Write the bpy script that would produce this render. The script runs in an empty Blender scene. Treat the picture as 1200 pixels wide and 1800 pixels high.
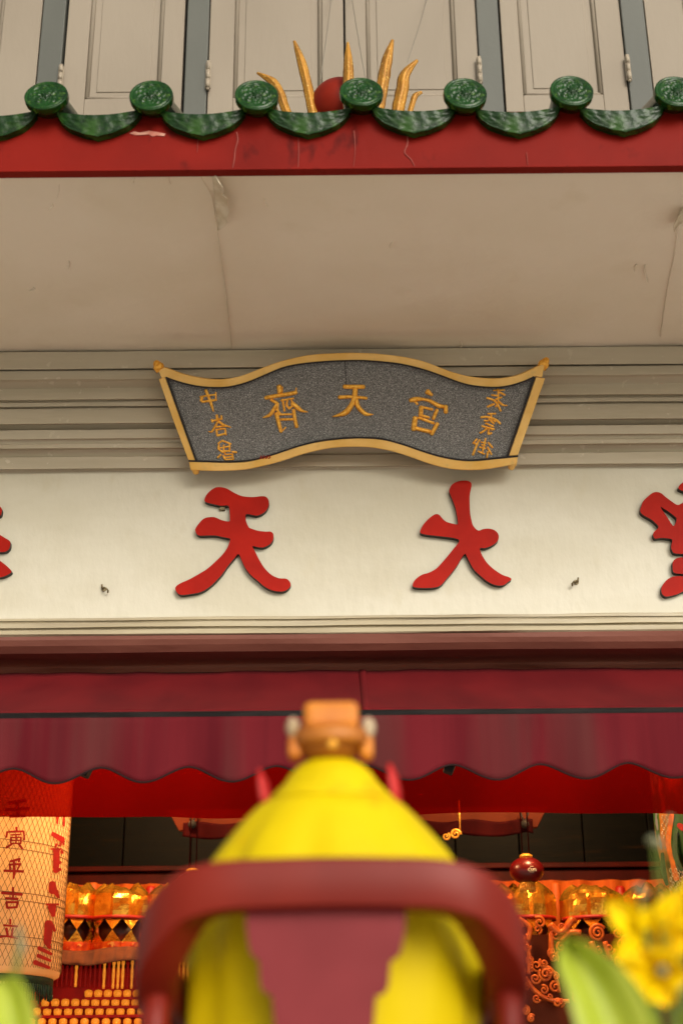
import bpy, bmesh, math, random
from mathutils import Vector, Matrix, noise
random.seed(7)
C = bpy.context.scene
# ------------------------------------------------------------------ camera, sky, sun, exposure
F_PX, PITCH, ROLL, CAM_Z = 2500.0, math.radians(22.6), math.radians(0.50), 1.5
FW = Vector((0, math.cos(PITCH), math.sin(PITCH)))
R0 = Vector((1, 0, 0)); U0 = Vector((0, -math.sin(PITCH), math.cos(PITCH)))
RT = R0 * math.cos(ROLL) - U0 * math.sin(ROLL)
UP = U0 * math.cos(ROLL) + R0 * math.sin(ROLL)
CAM = Vector((0, 0, CAM_Z))
cd = bpy.data.cameras.new('camera'); cam = bpy.data.objects.new('camera', cd); C.collection.objects.link(cam)
cam.matrix_world = Matrix(((RT.x, UP.x, -FW.x, CAM.x), (RT.y, UP.y, -FW.y, CAM.y), (RT.z, UP.z, -FW.z, CAM.z), (0, 0, 0, 1)))
cd.sensor_fit = 'VERTICAL'; cd.sensor_height = 36; cd.lens = F_PX / 1800 * 36
cd.clip_start = 0.05; cd.clip_end = 500
cd.dof.use_dof = True; cd.dof.focus_distance = 4.9; cd.dof.aperture_fstop = 2.5
C.camera = cam

SUN_EL, SUN_AZ = math.radians(25), math.radians(24)     # azimuth to the right of straight behind the camera
w = bpy.data.worlds.new('World'); C.world = w; w.use_nodes = True
nt = w.node_tree; nt.nodes.clear()
sky = nt.nodes.new('ShaderNodeTexSky'); sky.sky_type = 'NISHITA'; sky.sun_disc = False
sky.sun_elevation = SUN_EL; sky.sun_rotation = math.pi - SUN_AZ; sky.air_density = 1.5; sky.dust_density = 5.0
hs = nt.nodes.new('ShaderNodeHueSaturation'); hs.inputs['Saturation'].default_value = 0.25
mx = nt.nodes.new('ShaderNodeMix'); mx.data_type = 'RGBA'; mx.blend_type = 'MULTIPLY'
mx.inputs[0].default_value = 1.0; mx.inputs[7].default_value = (0.975, 0.97, 0.905, 1)
bg = nt.nodes.new('ShaderNodeBackground'); bg.inputs[1].default_value = 0.13
wo = nt.nodes.new('ShaderNodeOutputWorld')
nt.links.new(sky.outputs[0], hs.inputs['Color']); nt.links.new(hs.outputs[0], mx.inputs[6])
nt.links.new(mx.outputs[2], bg.inputs[0]); nt.links.new(bg.outputs[0], wo.inputs[0])
sl = bpy.data.lights.new('sun', 'SUN'); sl.energy = 1.1; sl.angle = math.radians(28); sl.color = (1.0, 0.96, 0.89)
so = bpy.data.objects.new('sun', sl); C.collection.objects.link(so)
so.rotation_euler = Vector((math.sin(SUN_AZ) * math.cos(SUN_EL), -math.cos(SUN_AZ) * math.cos(SUN_EL), math.sin(SUN_EL))).to_track_quat('Z', 'Y').to_euler()
so.location = (2, -8, 8)
C.view_settings.view_transform = 'Standard'; C.view_settings.look = 'None'
C.view_settings.exposure = 0.30; C.view_settings.gamma = 1.0

# ------------------------------------------------------------------ pixel of the photograph -> point of the place
def ray(x, y): return FW * F_PX + RT * (x - 600) + UP * (900 - y)
def P(x, y, Y):
    d = ray(x, y); return CAM + d * (Y / d.y)
def PZ(x, y, z):
    d = ray(x, y); return CAM + d * ((z - CAM_Z) / d.z)
def plane_surf(p0, n, off=0.0):
    n = n.normalized(); p0 = p0 + n * off
    def f(x, y):
        d = ray(x, y); return CAM + d * ((p0 - CAM).dot(n) / d.dot(n)), n
    return f
def wall_surf(Y, off=0.0): return plane_surf(Vector((0, Y, 0)), Vector((0, -1, 0)), off)
def cyl_surf(cx, cy, r):
    def f(x, y):
        d = ray(x, y); a = d.x * d.x + d.y * d.y
        b = d.x * (CAM.x - cx) + d.y * (CAM.y - cy); c = (CAM.x - cx) ** 2 + (CAM.y - cy) ** 2 - r * r
        disc = max(b * b - a * c, 0.0); t = (-b - math.sqrt(disc)) / a
        p = CAM + d * t; n = Vector((p.x - cx, p.y - cy, 0)).normalized()
        return Vector((cx + n.x * r, cy + n.y * r, p.z)), n
    return f
def spline(pts, n=6, closed=False):
    pts = [tuple(map(float, p)) for p in pts]; out = []; L = len(pts)
    def g(i): return pts[i % L] if closed else pts[min(max(i, 0), L - 1)]
    for i in range(L if closed else L - 1):
        a, b, c, d = g(i - 1), g(i), g(i + 1), g(i + 2)
        for k in range(n):
            t = k / n
            out.append(tuple(0.5 * (2 * q + (r - p) * t + (2 * p - 5 * q + 4 * r - s) * t * t + (3 * q - p - 3 * r + s) * t ** 3) for p, q, r, s in zip(a, b, c, d)))
    if not closed: out.append(pts[-1])
    return out
def nz(p, s=1.0, o=0.0): return noise.noise(Vector((p[0] * s + o, p[1] * s + 3.1 * o, (p[2] if len(p) > 2 else 0) * s - o)))

# ------------------------------------------------------------------ materials
def lin(c):
    if isinstance(c, str): c = [int(c[i:i + 2], 16) for i in (0, 2, 4)]
    return tuple((v / 255 / 12.92 if v / 255 <= 0.04045 else ((v / 255 + 0.055) / 1.055) ** 2.4) for v in c) + (1.0,)
def mat(name, col, rough=0.6, col2=None, nscale=8.0, nlo=0.4, nhi=0.7, stretch=(1, 1, 1), bump=0.0, bscale=60.0, bstretch=(1, 1, 1), metal=0.0, spec=0.5, bdist=0.004,
        col3=None, n3=30.0, lo3=0.62, hi3=0.7, stretch3=(1, 1, 1), emit=None, estr=0.0, trans=0.0, voro=None):
    m = bpy.data.materials.new(name); m.use_nodes = True; t = m.node_tree; N = t.nodes; L = t.links
    b = N['Principled BSDF']; tc = N.new('ShaderNodeTexCoord')
    b.inputs['Roughness'].default_value = rough; b.inputs['Metallic'].default_value = metal
    b.inputs['Specular IOR Level'].default_value = spec
    base = lin(col)
    def layer(src, c2, sc, lo, hi, st, det=6.0):
        mp = N.new('ShaderNodeMapping'); mp.inputs['Scale'].default_value = st; L.new(tc.outputs['Object'], mp.inputs[0])
        no = N.new('ShaderNodeTexNoise'); no.inputs['Scale'].default_value = sc; no.inputs['Detail'].default_value = det; L.new(mp.outputs[0], no.inputs['Vector'])
        mr = N.new('ShaderNodeMapRange'); mr.inputs[1].default_value = lo; mr.inputs[2].default_value = hi; L.new(no.outputs['Fac'], mr.inputs[0])
        mi = N.new('ShaderNodeMix'); mi.data_type = 'RGBA'; L.new(mr.outputs[0], mi.inputs[0])
        if src is None: mi.inputs[6].default_value = base
        else: L.new(src, mi.inputs[6])
        mi.inputs[7].default_value = lin(c2); return mi.outputs[2]
    src = None
    if col2: src = layer(None, col2, nscale, nlo, nhi, stretch)
    if col3: src = layer(src, col3, n3, lo3, hi3, stretch3, 3.0)
    if voro:
        vo = N.new('ShaderNodeTexVoronoi'); vo.inputs['Scale'].default_value = voro[0]; L.new(tc.outputs['Object'], vo.inputs['Vector'])
        cr = N.new('ShaderNodeValToRGB'); cr.color_ramp.interpolation = 'CONSTANT'
        sep = N.new('ShaderNodeSeparateColor'); L.new(vo.outputs['Color'], sep.inputs[0]); L.new(sep.outputs[0], cr.inputs[0])
        els = voro[1]; cr.color_ramp.elements[0].color = lin(els[0]); cr.color_ramp.elements[1].color = lin(els[-1]); cr.color_ramp.elements[1].position = 1 - 1 / len(els)
        for i in range(1, len(els) - 1):
            e = cr.color_ramp.elements.new(i / len(els)); e.color = lin(els[i])
        src = cr.outputs[0]
    if src is None: b.inputs['Base Color'].default_value = base
    else: L.new(src, b.inputs['Base Color'])
    if bump:
        mp = N.new('ShaderNodeMapping'); mp.inputs['Scale'].default_value = bstretch; L.new(tc.outputs['Object'], mp.inputs[0])
        no = N.new('ShaderNodeTexNoise'); no.inputs['Scale'].default_value = bscale; no.inputs['Detail'].default_value = 8; L.new(mp.outputs[0], no.inputs['Vector'])
        bp = N.new('ShaderNodeBump'); bp.inputs['Strength'].default_value = bump; bp.inputs['Distance'].default_value = bdist
        L.new(no.outputs['Fac'], bp.inputs['Height']); L.new(bp.outputs[0], b.inputs['Normal'])
    if emit: b.inputs['Emission Color'].default_value = lin(emit); b.inputs['Emission Strength'].default_value = estr
    if trans:
        out = N['Material Output']; tr = N.new('ShaderNodeBsdfTranslucent'); ms = N.new('ShaderNodeMixShader'); ms.inputs[0].default_value = trans
        if src is None: tr.inputs[0].default_value = base
        else: L.new(src, tr.inputs[0])
        L.new(b.outputs[0], ms.inputs[1]); L.new(tr.outputs[0], ms.inputs[2]); L.new(ms.outputs[0], out.inputs[0])
    return m
M = {}
M['board'] = mat('cream_brushed_paint', 'cbc5b3', 0.5, 'c1baa5', 2.5, 0.4, 0.65, (1, 1, 2), 0.32, 26, (1, 1, 0.55), bdist=0.008, col3='c3bba4', n3=14, lo3=0.63, hi3=0.8, stretch3=(1, 1, .5))
M['cornice'] = mat('taupe_gloss_paint', 'bbb09b', 0.5, 'aea38d', 5, 0.4, 0.65, (0.25, 1, 3), 0.3, 26, (0.3, 1, 2), bdist=0.006, col3='c3b9a5', n3=25, lo3=0.66, hi3=0.7)
M['sill'] = mat('cream_moulding_paint', 'b3a78c', 0.45, '9d9077', 6, 0.4, 0.65, (0.3, 1, 3), 0.4, 30, (0.3, 1, 2), bdist=0.006)
M['soffit'] = mat('buff_plaster_paint', 'e6dac8', 0.45, 'ddd0ba', 1.6, 0.4, 0.65, (1, 1, 1), 0.35, 14, (1, 1, 1), bdist=0.008, col3='dfd2bd', n3=5, lo3=0.6, hi3=0.72)
M['fascia'] = mat('red_oxide_paint', '7c180f', 0.55, '68120b', 3, 0.35, 0.7, (1, 1, 1), 0.25, 35, (1, 1, 1), spec=0.08, col3='520e09', n3=12, lo3=0.62, hi3=0.72, stretch3=(1, 1, 0.6))
M['drip'] = mat('faint_drip_stain', '8c3a2f', 0.7, '7c2a1e', 30, 0.4, 0.6)
M['flake'] = mat('bare_plaster_flake', 'a8604f', 0.7, 'bb8674', 40, 0.4, 0.6)
M['pale_flake'] = mat('lifted_buff_paint', 'dccfb9', 0.5, 'c8b79b', 20, 0.4, 0.6)
M['maroon'] = mat('maroon_plaster', '7f4c3e', 0.65, '704034', 4, 0.4, 0.65, (0.4, 1, 1), 0.5, 30, (0.5, 1, 1), col3='5c2a1c', n3=6, lo3=0.58, hi3=0.72, stretch3=(0.3, 1.5, 1))
M['tile'] = mat('green_glazed_ceramic', '153d10', 0.2, '0d2a0a', 25, 0.4, 0.62, (1, 1, 1), 0.25, 90, spec=0.22, col3='42601f', n3=60, lo3=0.56, hi3=0.7)
M['tile_dark'] = mat('weathered_green_glaze', '143410', 0.25, '0e250b', 18, 0.4, 0.62, (1, 1, 1), 0.3, 90, spec=0.2, col3='2a481a', n3=22, lo3=0.52, hi3=0.68)
M['shutter'] = mat('beige_shutter_paint', '8d8070', 0.65, '857868', 2, 0.4, 0.65, (1, 1, 0.5), 0.25, 40, (1, 1, .3))
M['mullion'] = mat('grey_frame_paint', '56564f', 0.6, '4f4f48', 3, 0.4, 0.65, (1, 1, .3), 0.2, 40)
M['dark'] = mat('dark_gap', '17130f', 0.8)
M['hinge'] = mat('painted_hinge', '9c8e7b', 0.55, '7f7262', 60, 0.5, 0.65)
M['signred'] = mat('signboard_red_enamel', 'a81a0c', 0.55, '98160a', 9, 0.35, 0.65, spec=0.1, bump=0.12, bscale=80)
M['black'] = mat('black_edge_paint', '120b09', 0.55, '2a1712', 40, 0.5, 0.6)
M['gold'] = mat('gilded_leaf', 'ffc250', 0.34, 'e89c28', 120, 0.4, 0.62, metal=0.35, bump=0.4, bscale=150)
M['goldframe'] = mat('ochre_gold_paint', 'efc272', 0.45, 'e0ac4e', 9, 0.35, 0.68, (1, 1, 1), 0.15, 60, metal=0.15, col3='dab268', n3=30, lo3=0.6, hi3=0.75)
M['goldflame'] = mat('worn_gilt_wood', 'b87f24', 0.5, '8e5d16', 40, 0.4, 0.65, (1, 1, 0.3), 0.5, 120, (1, 1, 0.3), metal=0.25, col3='d9b864', n3=150, lo3=0.6, hi3=0.68)
M['granite'] = mat('grey_stone_chips', '838280', 0.75, '5c5b5a', 260, 0.40, 0.58, bump=0.6, bscale=240, spec=0.3, col3='b0aeab', n3=320, lo3=0.58, hi3=0.62)
M['awning'] = mat('maroon_awning_canvas', '69171b', 0.8, '581217', 3, 0.35, 0.7, (2.5, 1, 0.4), 0.15, 350, spec=0.1)
M['valance'] = mat('faded_maroon_canvas', '62181f', 0.85, '521119', 5, 0.35, 0.65, (2, 1, 0.12), 0.15, 350, spec=0.1, col3='513430', n3=4.2, lo3=0.48, hi3=0.85, stretch3=(1.5, 1, 0.1))
M['piping'] = mat('grey_binding_tape', '2a1a1a', 0.85, spec=0.1)
M['alum'] = mat('dirty_aluminium', '1e1817', 0.8, '120e0d', 30, 0.4, 0.6, (0.3, 1, 1), spec=0.2)
M['darkwood'] = mat('dark_lacquered_plank', '050706', 0.5, '0a0b07', 7, 0.4, 0.62, (0.5, 1, 6), 0.2, 30, (0.4, 1, 6), spec=0.08, col3='1c1206', n3=8, lo3=0.6, hi3=0.72, stretch3=(0.4, 1, 5))
M['redwood'] = mat('dark_red_lacquer', '4a0f0a', 0.5, '380b07', 8, 0.4, 0.65, spec=0.12)
M['hallwall'] = mat('hall_red_wall', '8a2c14', 0.7, '6e200f', 3, 0.4, 0.65, (2, 1, 0.3))
M['hallceil'] = mat('hall_ceiling_paint', '7c6a55', 0.8, '6f5d49', 2, 0.4, 0.6)
M['floor'] = mat('hall_floor_tile', '7d5a44', 0.5, '6f4d38', 3, 0.4, 0.6)
M['orange'] = mat('orange_altar_cloth', 'd0641a', 0.6, 'b4480f', 4, 0.4, 0.65, (5, 1, 0.3))
M['salmon'] = mat('salmon_painted_wood', '5a2410', 0.7, '4a1c0b', 5, 0.4, 0.65, spec=0.1)
M['maroon_cloth'] = mat('maroon_satin', '300506', 0.8, '240405', 5, 0.4, 0.65, spec=0.05)
M['foil'] = mat('crinkled_gold_foil', 'f6b840', 0.2, 'e09026', 20, 0.4, 0.62, metal=0.8, bump=0.6, bscale=38)
M['foil_dark'] = mat('foil_inner_shadow_paper', '4a1c0c', 0.45, '30100a', 20, 0.4, 0.6)
M['wrap'] = mat('orange_red_cellophane', 'e05a1c', 0.25, 'b8300e', 30, 0.4, 0.6, metal=0.3, bump=0.8, bscale=60, col3='f0a040', n3=60, lo3=0.58, hi3=0.66)
M['ribbon'] = mat('red_ribbon', 'b01c10', 0.5)
M['lampgold'] = mat('lit_gilt_votive', 'e08a22', 0.32, 'c46a12', 60, 0.4, 0.6, metal=0.4, bump=0.6, bscale=120, emit='ff9a2a', estr=0.4)
M['canopy'] = mat('dull_amber_cloth', '70360f', 0.8, '54260a', 14, 0.4, 0.65, (4, 1, 1))
M['lampred'] = mat('red_rack_lacquer', 'b4170c', 0.5, '9a120a', 15, 0.4, 0.6, spec=0.15)
M['carved'] = mat('orange_gilt_carving', 'd86a14', 0.42, 'b94c0c', 40, 0.4, 0.62, metal=0.25, bump=0.5, bscale=90)
M['redball'] = mat('glossy_red_lacquer_ball', '6d0a0d', 0.3, '5a080a', 10, 0.4, 0.6)
M['whitemark'] = mat('white_print', 'e2d6b8', 0.6)
M['lantred'] = mat('lantern_red_ink', 'b0120c', 0.7, '9a0d0a', 20, 0.4, 0.6, trans=0.35)
M['rim'] = mat('dark_green_lantern_trim', '17391c', 0.7, '0d2412', 40, 0.4, 0.6)
M['net'] = mat('bamboo_rib_brown', '6b431a', 0.7)
M['yellow'] = mat('yellow_satin_robe', 'd2b800', 0.6, 'c8ac00', 5, 0.4, 0.65, (1, 1, 1), 0.15, 40, spec=0.15, col3='c59c02', n3=11, lo3=0.6, hi3=0.75)
M['chair'] = mat('red_brown_lacquer', '7a1e10', 0.45, '6c170c', 6, 0.4, 0.65, spec=0.25)
M['splat'] = mat('dull_plum_lacquer', '7c2c30', 0.5, '6f2428', 7, 0.4, 0.65, (1, 1, 1), 0.1, 60, spec=0.15)
M['hat'] = mat('orange_brown_hat', 'cf7c14', 0.55, 'b8650e', 12, 0.4, 0.65)
M['pompom'] = mat('grey_white_pompom', 'c2b196', 0.9, 'a89170', 30, 0.4, 0.6)
M['skin'] = mat('statue_brown_head', 'b26a18', 0.55, '98540f', 14, 0.4, 0.6)
M['tassel'] = mat('bright_red_tassel', 'b3120c', 0.6)
M['leaf'] = mat('lime_leaf', 'c3cc4c', 0.45, 'aebc34', 6, 0.4, 0.65, (6, 1, 1), trans=0.3)
M['leafdark'] = mat('olive_leaf', '9fae24', 0.45, '889a1c', 6, 0.4, 0.65, trans=0.3)
M['stem'] = mat('green_stem', '5d6b22', 0.6)
M['petal'] = mat('yellow_petal', 'f2d200', 0.5, 'ebc000', 20, 0.4, 0.65, trans=0.1, spec=0.2)
M['bud'] = mat('pale_sage_bud', '8d8b6c', 0.8, '767757', 30, 0.4, 0.6, trans=0.2)
M['vase'] = mat('blue_grey_vase', '8b9390', 0.25)
M['table'] = mat('red_altar_table', '7a1c14', 0.4, '651610', 5, 0.4, 0.6)
M['pave'] = mat('pale_pavement', 'cfcabf', 0.85, 'c2bdb1', 1.2, 0.4, 0.65, bump=0.2, bscale=30)
M['wire'] = mat('thin_steel_wire', '7f776a', 0.5, metal=0.4)
M['rust'] = mat('rusty_hook_metal', '6a5c40', 0.6, '8d7f60', 90, 0.4, 0.6, metal=0.5)
M['ball'] = mat('dull_red_pearl', '84200f', 0.45, '741a0c', 8, 0.4, 0.6, spec=0.12)
# lit lantern paper
M['paper'] = mat('lantern_oiled_paper', 'f2d7a8', 0.6, 'eccb97', 6, 0.4, 0.65, (1, 1, 0.4), trans=0.6)
M['dragonpaper'] = mat('painted_dragon_paper', 'b0702c', 0.5, '2f5a2a', 7, 0.44, 0.5, (1, 1, 0.6), 0.15, 90, col3='7b7f86', n3=11, lo3=0.54, hi3=0.57, trans=0.35)
# sheer red cloth
ms = bpy.data.materials.new('sheer_red_cloth'); ms.use_nodes = True; t = ms.node_tree; t.nodes.clear()
o_ = t.nodes.new('ShaderNodeOutputMaterial'); a_ = t.nodes.new('ShaderNodeMixShader'); b_ = t.nodes.new('ShaderNodeMixShader')
tp = t.nodes.new('ShaderNodeBsdfTransparent'); tp.inputs[0].default_value = (0.62, 0.05, 0.025, 1)
df = t.nodes.new('ShaderNodeBsdfDiffuse'); tl = t.nodes.new('ShaderNodeBsdfTranslucent')
no = t.nodes.new('ShaderNodeTexNoise'); no.inputs['Scale'].default_value = 2.2; tcx = t.nodes.new('ShaderNodeTexCoord')
mp = t.nodes.new('ShaderNodeMapping'); mp.inputs['Scale'].default_value = (1, 1, 0.2); cr = t.nodes.new('ShaderNodeValToRGB')
cr.color_ramp.elements[0].color = lin('5e0504'); cr.color_ramp.elements[1].color = lin('780605'); cr.color_ramp.elements[0].position = 0.35; cr.color_ramp.elements[1].position = 0.65
t.links.new(tcx.outputs['Object'], mp.inputs[0]); t.links.new(mp.outputs[0], no.inputs['Vector']); t.links.new(no.outputs['Fac'], cr.inputs[0])
t.links.new(cr.outputs[0], df.inputs[0]); t.links.new(cr.outputs[0], tl.inputs[0])
b_.inputs[0].default_value = 0.5; a_.inputs[0].default_value = 0.20
t.links.new(df.outputs[0], b_.inputs[1]); t.links.new(tl.outputs[0], b_.inputs[2]); t.links.new(b_.outputs[0], a_.inputs[1]); t.links.new(tp.outputs[0], a_.inputs[2]); t.links.new(a_.outputs[0], o_.inputs[0])
M['sheer'] = ms

# ------------------------------------------------------------------ mesh helpers
class MB:
    def __init__(s): s.v = []; s.f = []; s.mi = []; s.sm = []
    def add(s, vs, fs, mi=0, smooth=False):
        k = len(s.v); s.v += [tuple(v) for v in vs]
        for f in fs: s.f.append(tuple(i + k for i in f)); s.mi.append(mi); s.sm.append(smooth)
        return s
    def box(s, c, d, mi=0, rot=None):
        vs = [Vector((x * d[0] / 2, y * d[1] / 2, z * d[2] / 2)) for x in (-1, 1) for y in (-1, 1) for z in (-1, 1)]
        if rot is not None: vs = [rot @ v for v in vs]
        return s.add([v + Vector(c) for v in vs], [(0, 1, 3, 2), (4, 6, 7, 5), (0, 4, 5, 1), (2, 3, 7, 6), (0, 2, 6, 4), (1, 5, 7, 3)], mi)
    def span(s, a, b, mi=0):
        a, b = Vector(a), Vector(b); return s.box((a + b) / 2, [abs(q) for q in (b - a)], mi)
    def grid(s, rows, mi=0, smooth=True, close=False):
        n = len(rows[0]); vs = [p for r in rows for p in r]; fs = []
        for i in range(len(rows) - 1):
            for j in range(n if close else n - 1):
                k = (j + 1) % n; fs.append((i * n + j, i * n + k, (i + 1) * n + k, (i + 1) * n + j))
        return s.add(vs, fs, mi, smooth)
    def tube(s, pts, r, n=8, mi=0, cap=True, smooth=True, flat=1.0):
        pts = [Vector(p) for p in pts]; L = len(pts); rs = r if isinstance(r, (list, tuple)) else [r] * L
        up = None; rows = []
        for i, p in enumerate(pts):
            d = (pts[min(i + 1, L - 1)] - pts[max(i - 1, 0)])
            d = d.normalized() if d.length > 1e-9 else Vector((0, 0, 1))
            if up is None: up = d.orthogonal().normalized()
            up = (up - d * up.dot(d)); up = up.normalized() if up.length > 1e-6 else d.orthogonal().normalized()
            sd = d.cross(up)
            rows.append([p + (up * math.cos(2 * math.pi * k / n) + sd * math.sin(2 * math.pi * k / n) * flat) * rs[i] for k in range(n)])
        k0 = len(s.v); s.grid(rows, mi, smooth, True)
        if cap:
            s.f.append(tuple(k0 + i for i in range(n))[::-1]); s.mi.append(mi); s.sm.append(False)
            s.f.append(tuple(k0 + (L - 1) * n + i for i in range(n))); s.mi.append(mi); s.sm.append(False)
        return s
    def lathe(s, prof, c, n=32, mi=0, sx=1.0, sy=1.0, cap=True, fn=None):
        rows = []
        for (r, z) in prof:
            row = []
            for k in range(n):
                a = 2 * math.pi * k / n; q = r if fn is None else fn(r, z, a)
                row.append(Vector((c[0] + q * math.cos(a) * sx, c[1] + q * math.sin(a) * sy, c[2] + z)))
            rows.append(row)
        k0 = len(s.v); s.grid(rows, mi, True, True)
        if cap:
            s.f.append(tuple(k0 + i for i in range(n))[::-1]); s.mi.append(mi); s.sm.append(False)
            s.f.append(tuple(k0 + (len(prof) - 1) * n + i for i in range(n))); s.mi.append(mi); s.sm.append(False)
        return s
    def ball(s, c, r, n=20, m=12, mi=0, sc=(1, 1, 1)):
        pr = [(max(math.sin(math.pi * i / m), 0.002) * r, -math.cos(math.pi * i / m) * r * sc[2]) for i in range(m + 1)]
        return s.lathe(pr, c, n, mi, sc[0], sc[1])
    def poly(s, loops, front, back, mi=0, side=1, inset=0.0):
        """solid between two surfaces: loops of pixel points (first outer, others holes)"""
        bm = bmesh.new(); es = []; F = []; 
        for lp in loops:
            vs = [bm.verts.new(front(x, y)[0]) for x, y in lp]
            es += [bm.edges.new((vs[i], vs[(i + 1) % len(vs)])) for i in range(len(vs))]; F.append(vs)
        bmesh.ops.triangle_fill(bm, use_beauty=True, edges=es)
        bm.verts.index_update(); k = len(s.v); s.v += [tuple(v.co) for v in bm.verts]
        for f in bm.faces: s.f.append(tuple(k + v.index for v in f.verts)); s.mi.append(mi); s.sm.append(False)
        bm.free()
        for lp in loops:
            n = len(lp); a = [front(x, y)[0] for x, y in lp]; b = []
            for q in a: b.append(q + Vector((0, back, 0)) if not callable(back) else back(q))
            s.add(a + b, [(i, (i + 1) % n, n + (i + 1) % n, n + i) for i in range(n)], side)
        return s
    def stroke(s, pts, ws, surf, h, mi=0, n=5, flat=False):
        """brush stroke: pixel polyline with widths, laid on a surface as a raised rounded ridge (or flat ink)"""
        if not isinstance(ws, (list, tuple)): ws = [ws] * len(pts)
        if len(ws) != len(pts):
            ws = [ws[0] + (ws[-1] - ws[0]) * i / (len(pts) - 1) for i in range(len(pts))]
        q = spline([(p[0], p[1], ww) for p, ww in zip(pts, ws)], n)
        d0 = Vector((q[1][0] - q[0][0], q[1][1] - q[0][1])).normalized(); d1 = Vector((q[-1][0] - q[-2][0], q[-1][1] - q[-2][1])).normalized()
        e0 = [(q[0][0] - d0.x * q[0][2] * .3, q[0][1] - d0.y * q[0][2] * .3, q[0][2] * .45, .3), (q[0][0] - d0.x * q[0][2] * .15, q[0][1] - d0.y * q[0][2] * .15, q[0][2] * .8, .75)]
        e1 = [(q[-1][0] + d1.x * q[-1][2] * .15, q[-1][1] + d1.y * q[-1][2] * .15, q[-1][2] * .8, .75), (q[-1][0] + d1.x * q[-1][2] * .3, q[-1][1] + d1.y * q[-1][2] * .3, q[-1][2] * .45, .3)]
        q = e0 + [(a, b, c, 1.0) for a, b, c in q] + e1
        of = [-1, -.85, -.45, 0, .45, .85, 1]; hh = [0, .55, .9, 1, .9, .55, 0]
        if flat: of = [-1, -.5, 0, .5, 1]; hh = [1] * 5
        rows = []
        for i, (x, y, ww, hf) in enumerate(q):
            t = Vector((q[min(i + 1, len(q) - 1)][0] - q[max(i - 1, 0)][0], q[min(i + 1, len(q) - 1)][1] - q[max(i - 1, 0)][1]))
            t = t.normalized() if t.length > 1e-9 else Vector((1, 0)); nn = Vector((-t.y, t.x)); row = []
            for o, z in zip(of, hh):
                p, nr = surf(x + nn.x * o * ww / 2, y + nn.y * o * ww / 2); row.append(p + nr * (h * z * (hf if not flat else 1)))
            rows.append(row)
        return s.grid(rows, mi, not flat)
    def build(s, name, mats, parent=None, bevel=0.0, solid=0.0, label=None, stuff=False, recalc=True, loc=None):
        me = bpy.data.meshes.new(name); me.from_pydata(s.v, [], s.f)
        for m in (mats if isinstance(mats, (list, tuple)) else [mats]): me.materials.append(M[m])
        me.polygons.foreach_set('material_index', s.mi); me.polygons.foreach_set('use_smooth', s.sm)
        if recalc:
            bm = bmesh.new(); bm.from_mesh(me); bmesh.ops.recalc_face_normals(bm, faces=bm.faces); bm.to_mesh(me); bm.free()
        me.update(); return link(name, me, parent, bevel, solid, label, stuff, loc)
def link(name, me, parent=None, bevel=0.0, solid=0.0, label=None, stuff=False, loc=None):
    o = bpy.data.objects.new(name, me); C.collection.objects.link(o)
    if parent is not None:
        o.parent = parent
        if parent.type == 'EMPTY': o.matrix_parent_inverse = Matrix.Translation(-Vector(parent.location))
    if loc is not None: o.location = loc
    if bevel:
        b = o.modifiers.new('bevel', 'BEVEL'); b.width = bevel; b.segments = 2; b.limit_method = 'ANGLE'; b.angle_limit = math.radians(40)
    if solid:
        b = o.modifiers.new('solid', 'SOLIDIFY'); b.thickness = solid; b.offset = 0
    if label: o['label'] = label
    if stuff: o['kind'] = 'stuff'
    return o
def thing(name, label, cat, loc=(0, 0, 0), group=None):
    o = bpy.data.objects.new(name, None); o.empty_display_size = 0.1; C.collection.objects.link(o); o.location = loc
    return tag(o, label, cat, group)
def tag(o, label, cat, group=None):
    o['label'] = label; o['category'] = cat
    if group: o['group'] = group
    return o
def struct(o): o['kind'] = 'structure'; return o
def xr(pts, sx, ox, oy): return [(ox + p[0] / sx, oy + p[1] / sx) for p in pts]

# ------------------------------------------------------------------ ground and the temple front
g = MB(); g.add([(-60, -60, 0), (60, -60, 0), (60, 60, 0), (-60, 60, 0)], [(0, 1, 2, 3)]); struct(g.build('pavement', 'pave'))
temple = thing('temple_building', 'old shophouse temple front with green tiled eave, taupe cornice and open hall below', 'building', (0, 4.6, 0))
XL, XR = -2.6, 2.6
YB, YF, YW = 4.54, 3.36, 4.75                       # name board face, eave fascia face, upper wall face
def zat(y, Y, x=100): return P(x, y, Y).z
def extrude(prof, x0, x1, nx, jit=0.0, seed=0.0, fx=2.0):
    """a closed (Y, z) profile run along X with a slightly uneven hand"""
    mb = MB(); rows = []
    for i in range(nx + 1):
        x = x0 + (x1 - x0) * i / nx
        rows.append([Vector((x, y + jit * nz((x * fx, k * 7.7, seed)), z + jit * nz((x * fx * 1.3, k * 5.3, seed + 9)))) for k, (y, z) in enumerate(prof)])
    mb.grid(rows, 0, False, True); n = len(prof)
    mb.f.append(tuple(range(n))); mb.mi.append(0); mb.sm.append(False)
    mb.f.append(tuple(nx * n + k for k in range(n))[::-1]); mb.mi.append(0); mb.sm.append(False)
    return mb
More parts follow.
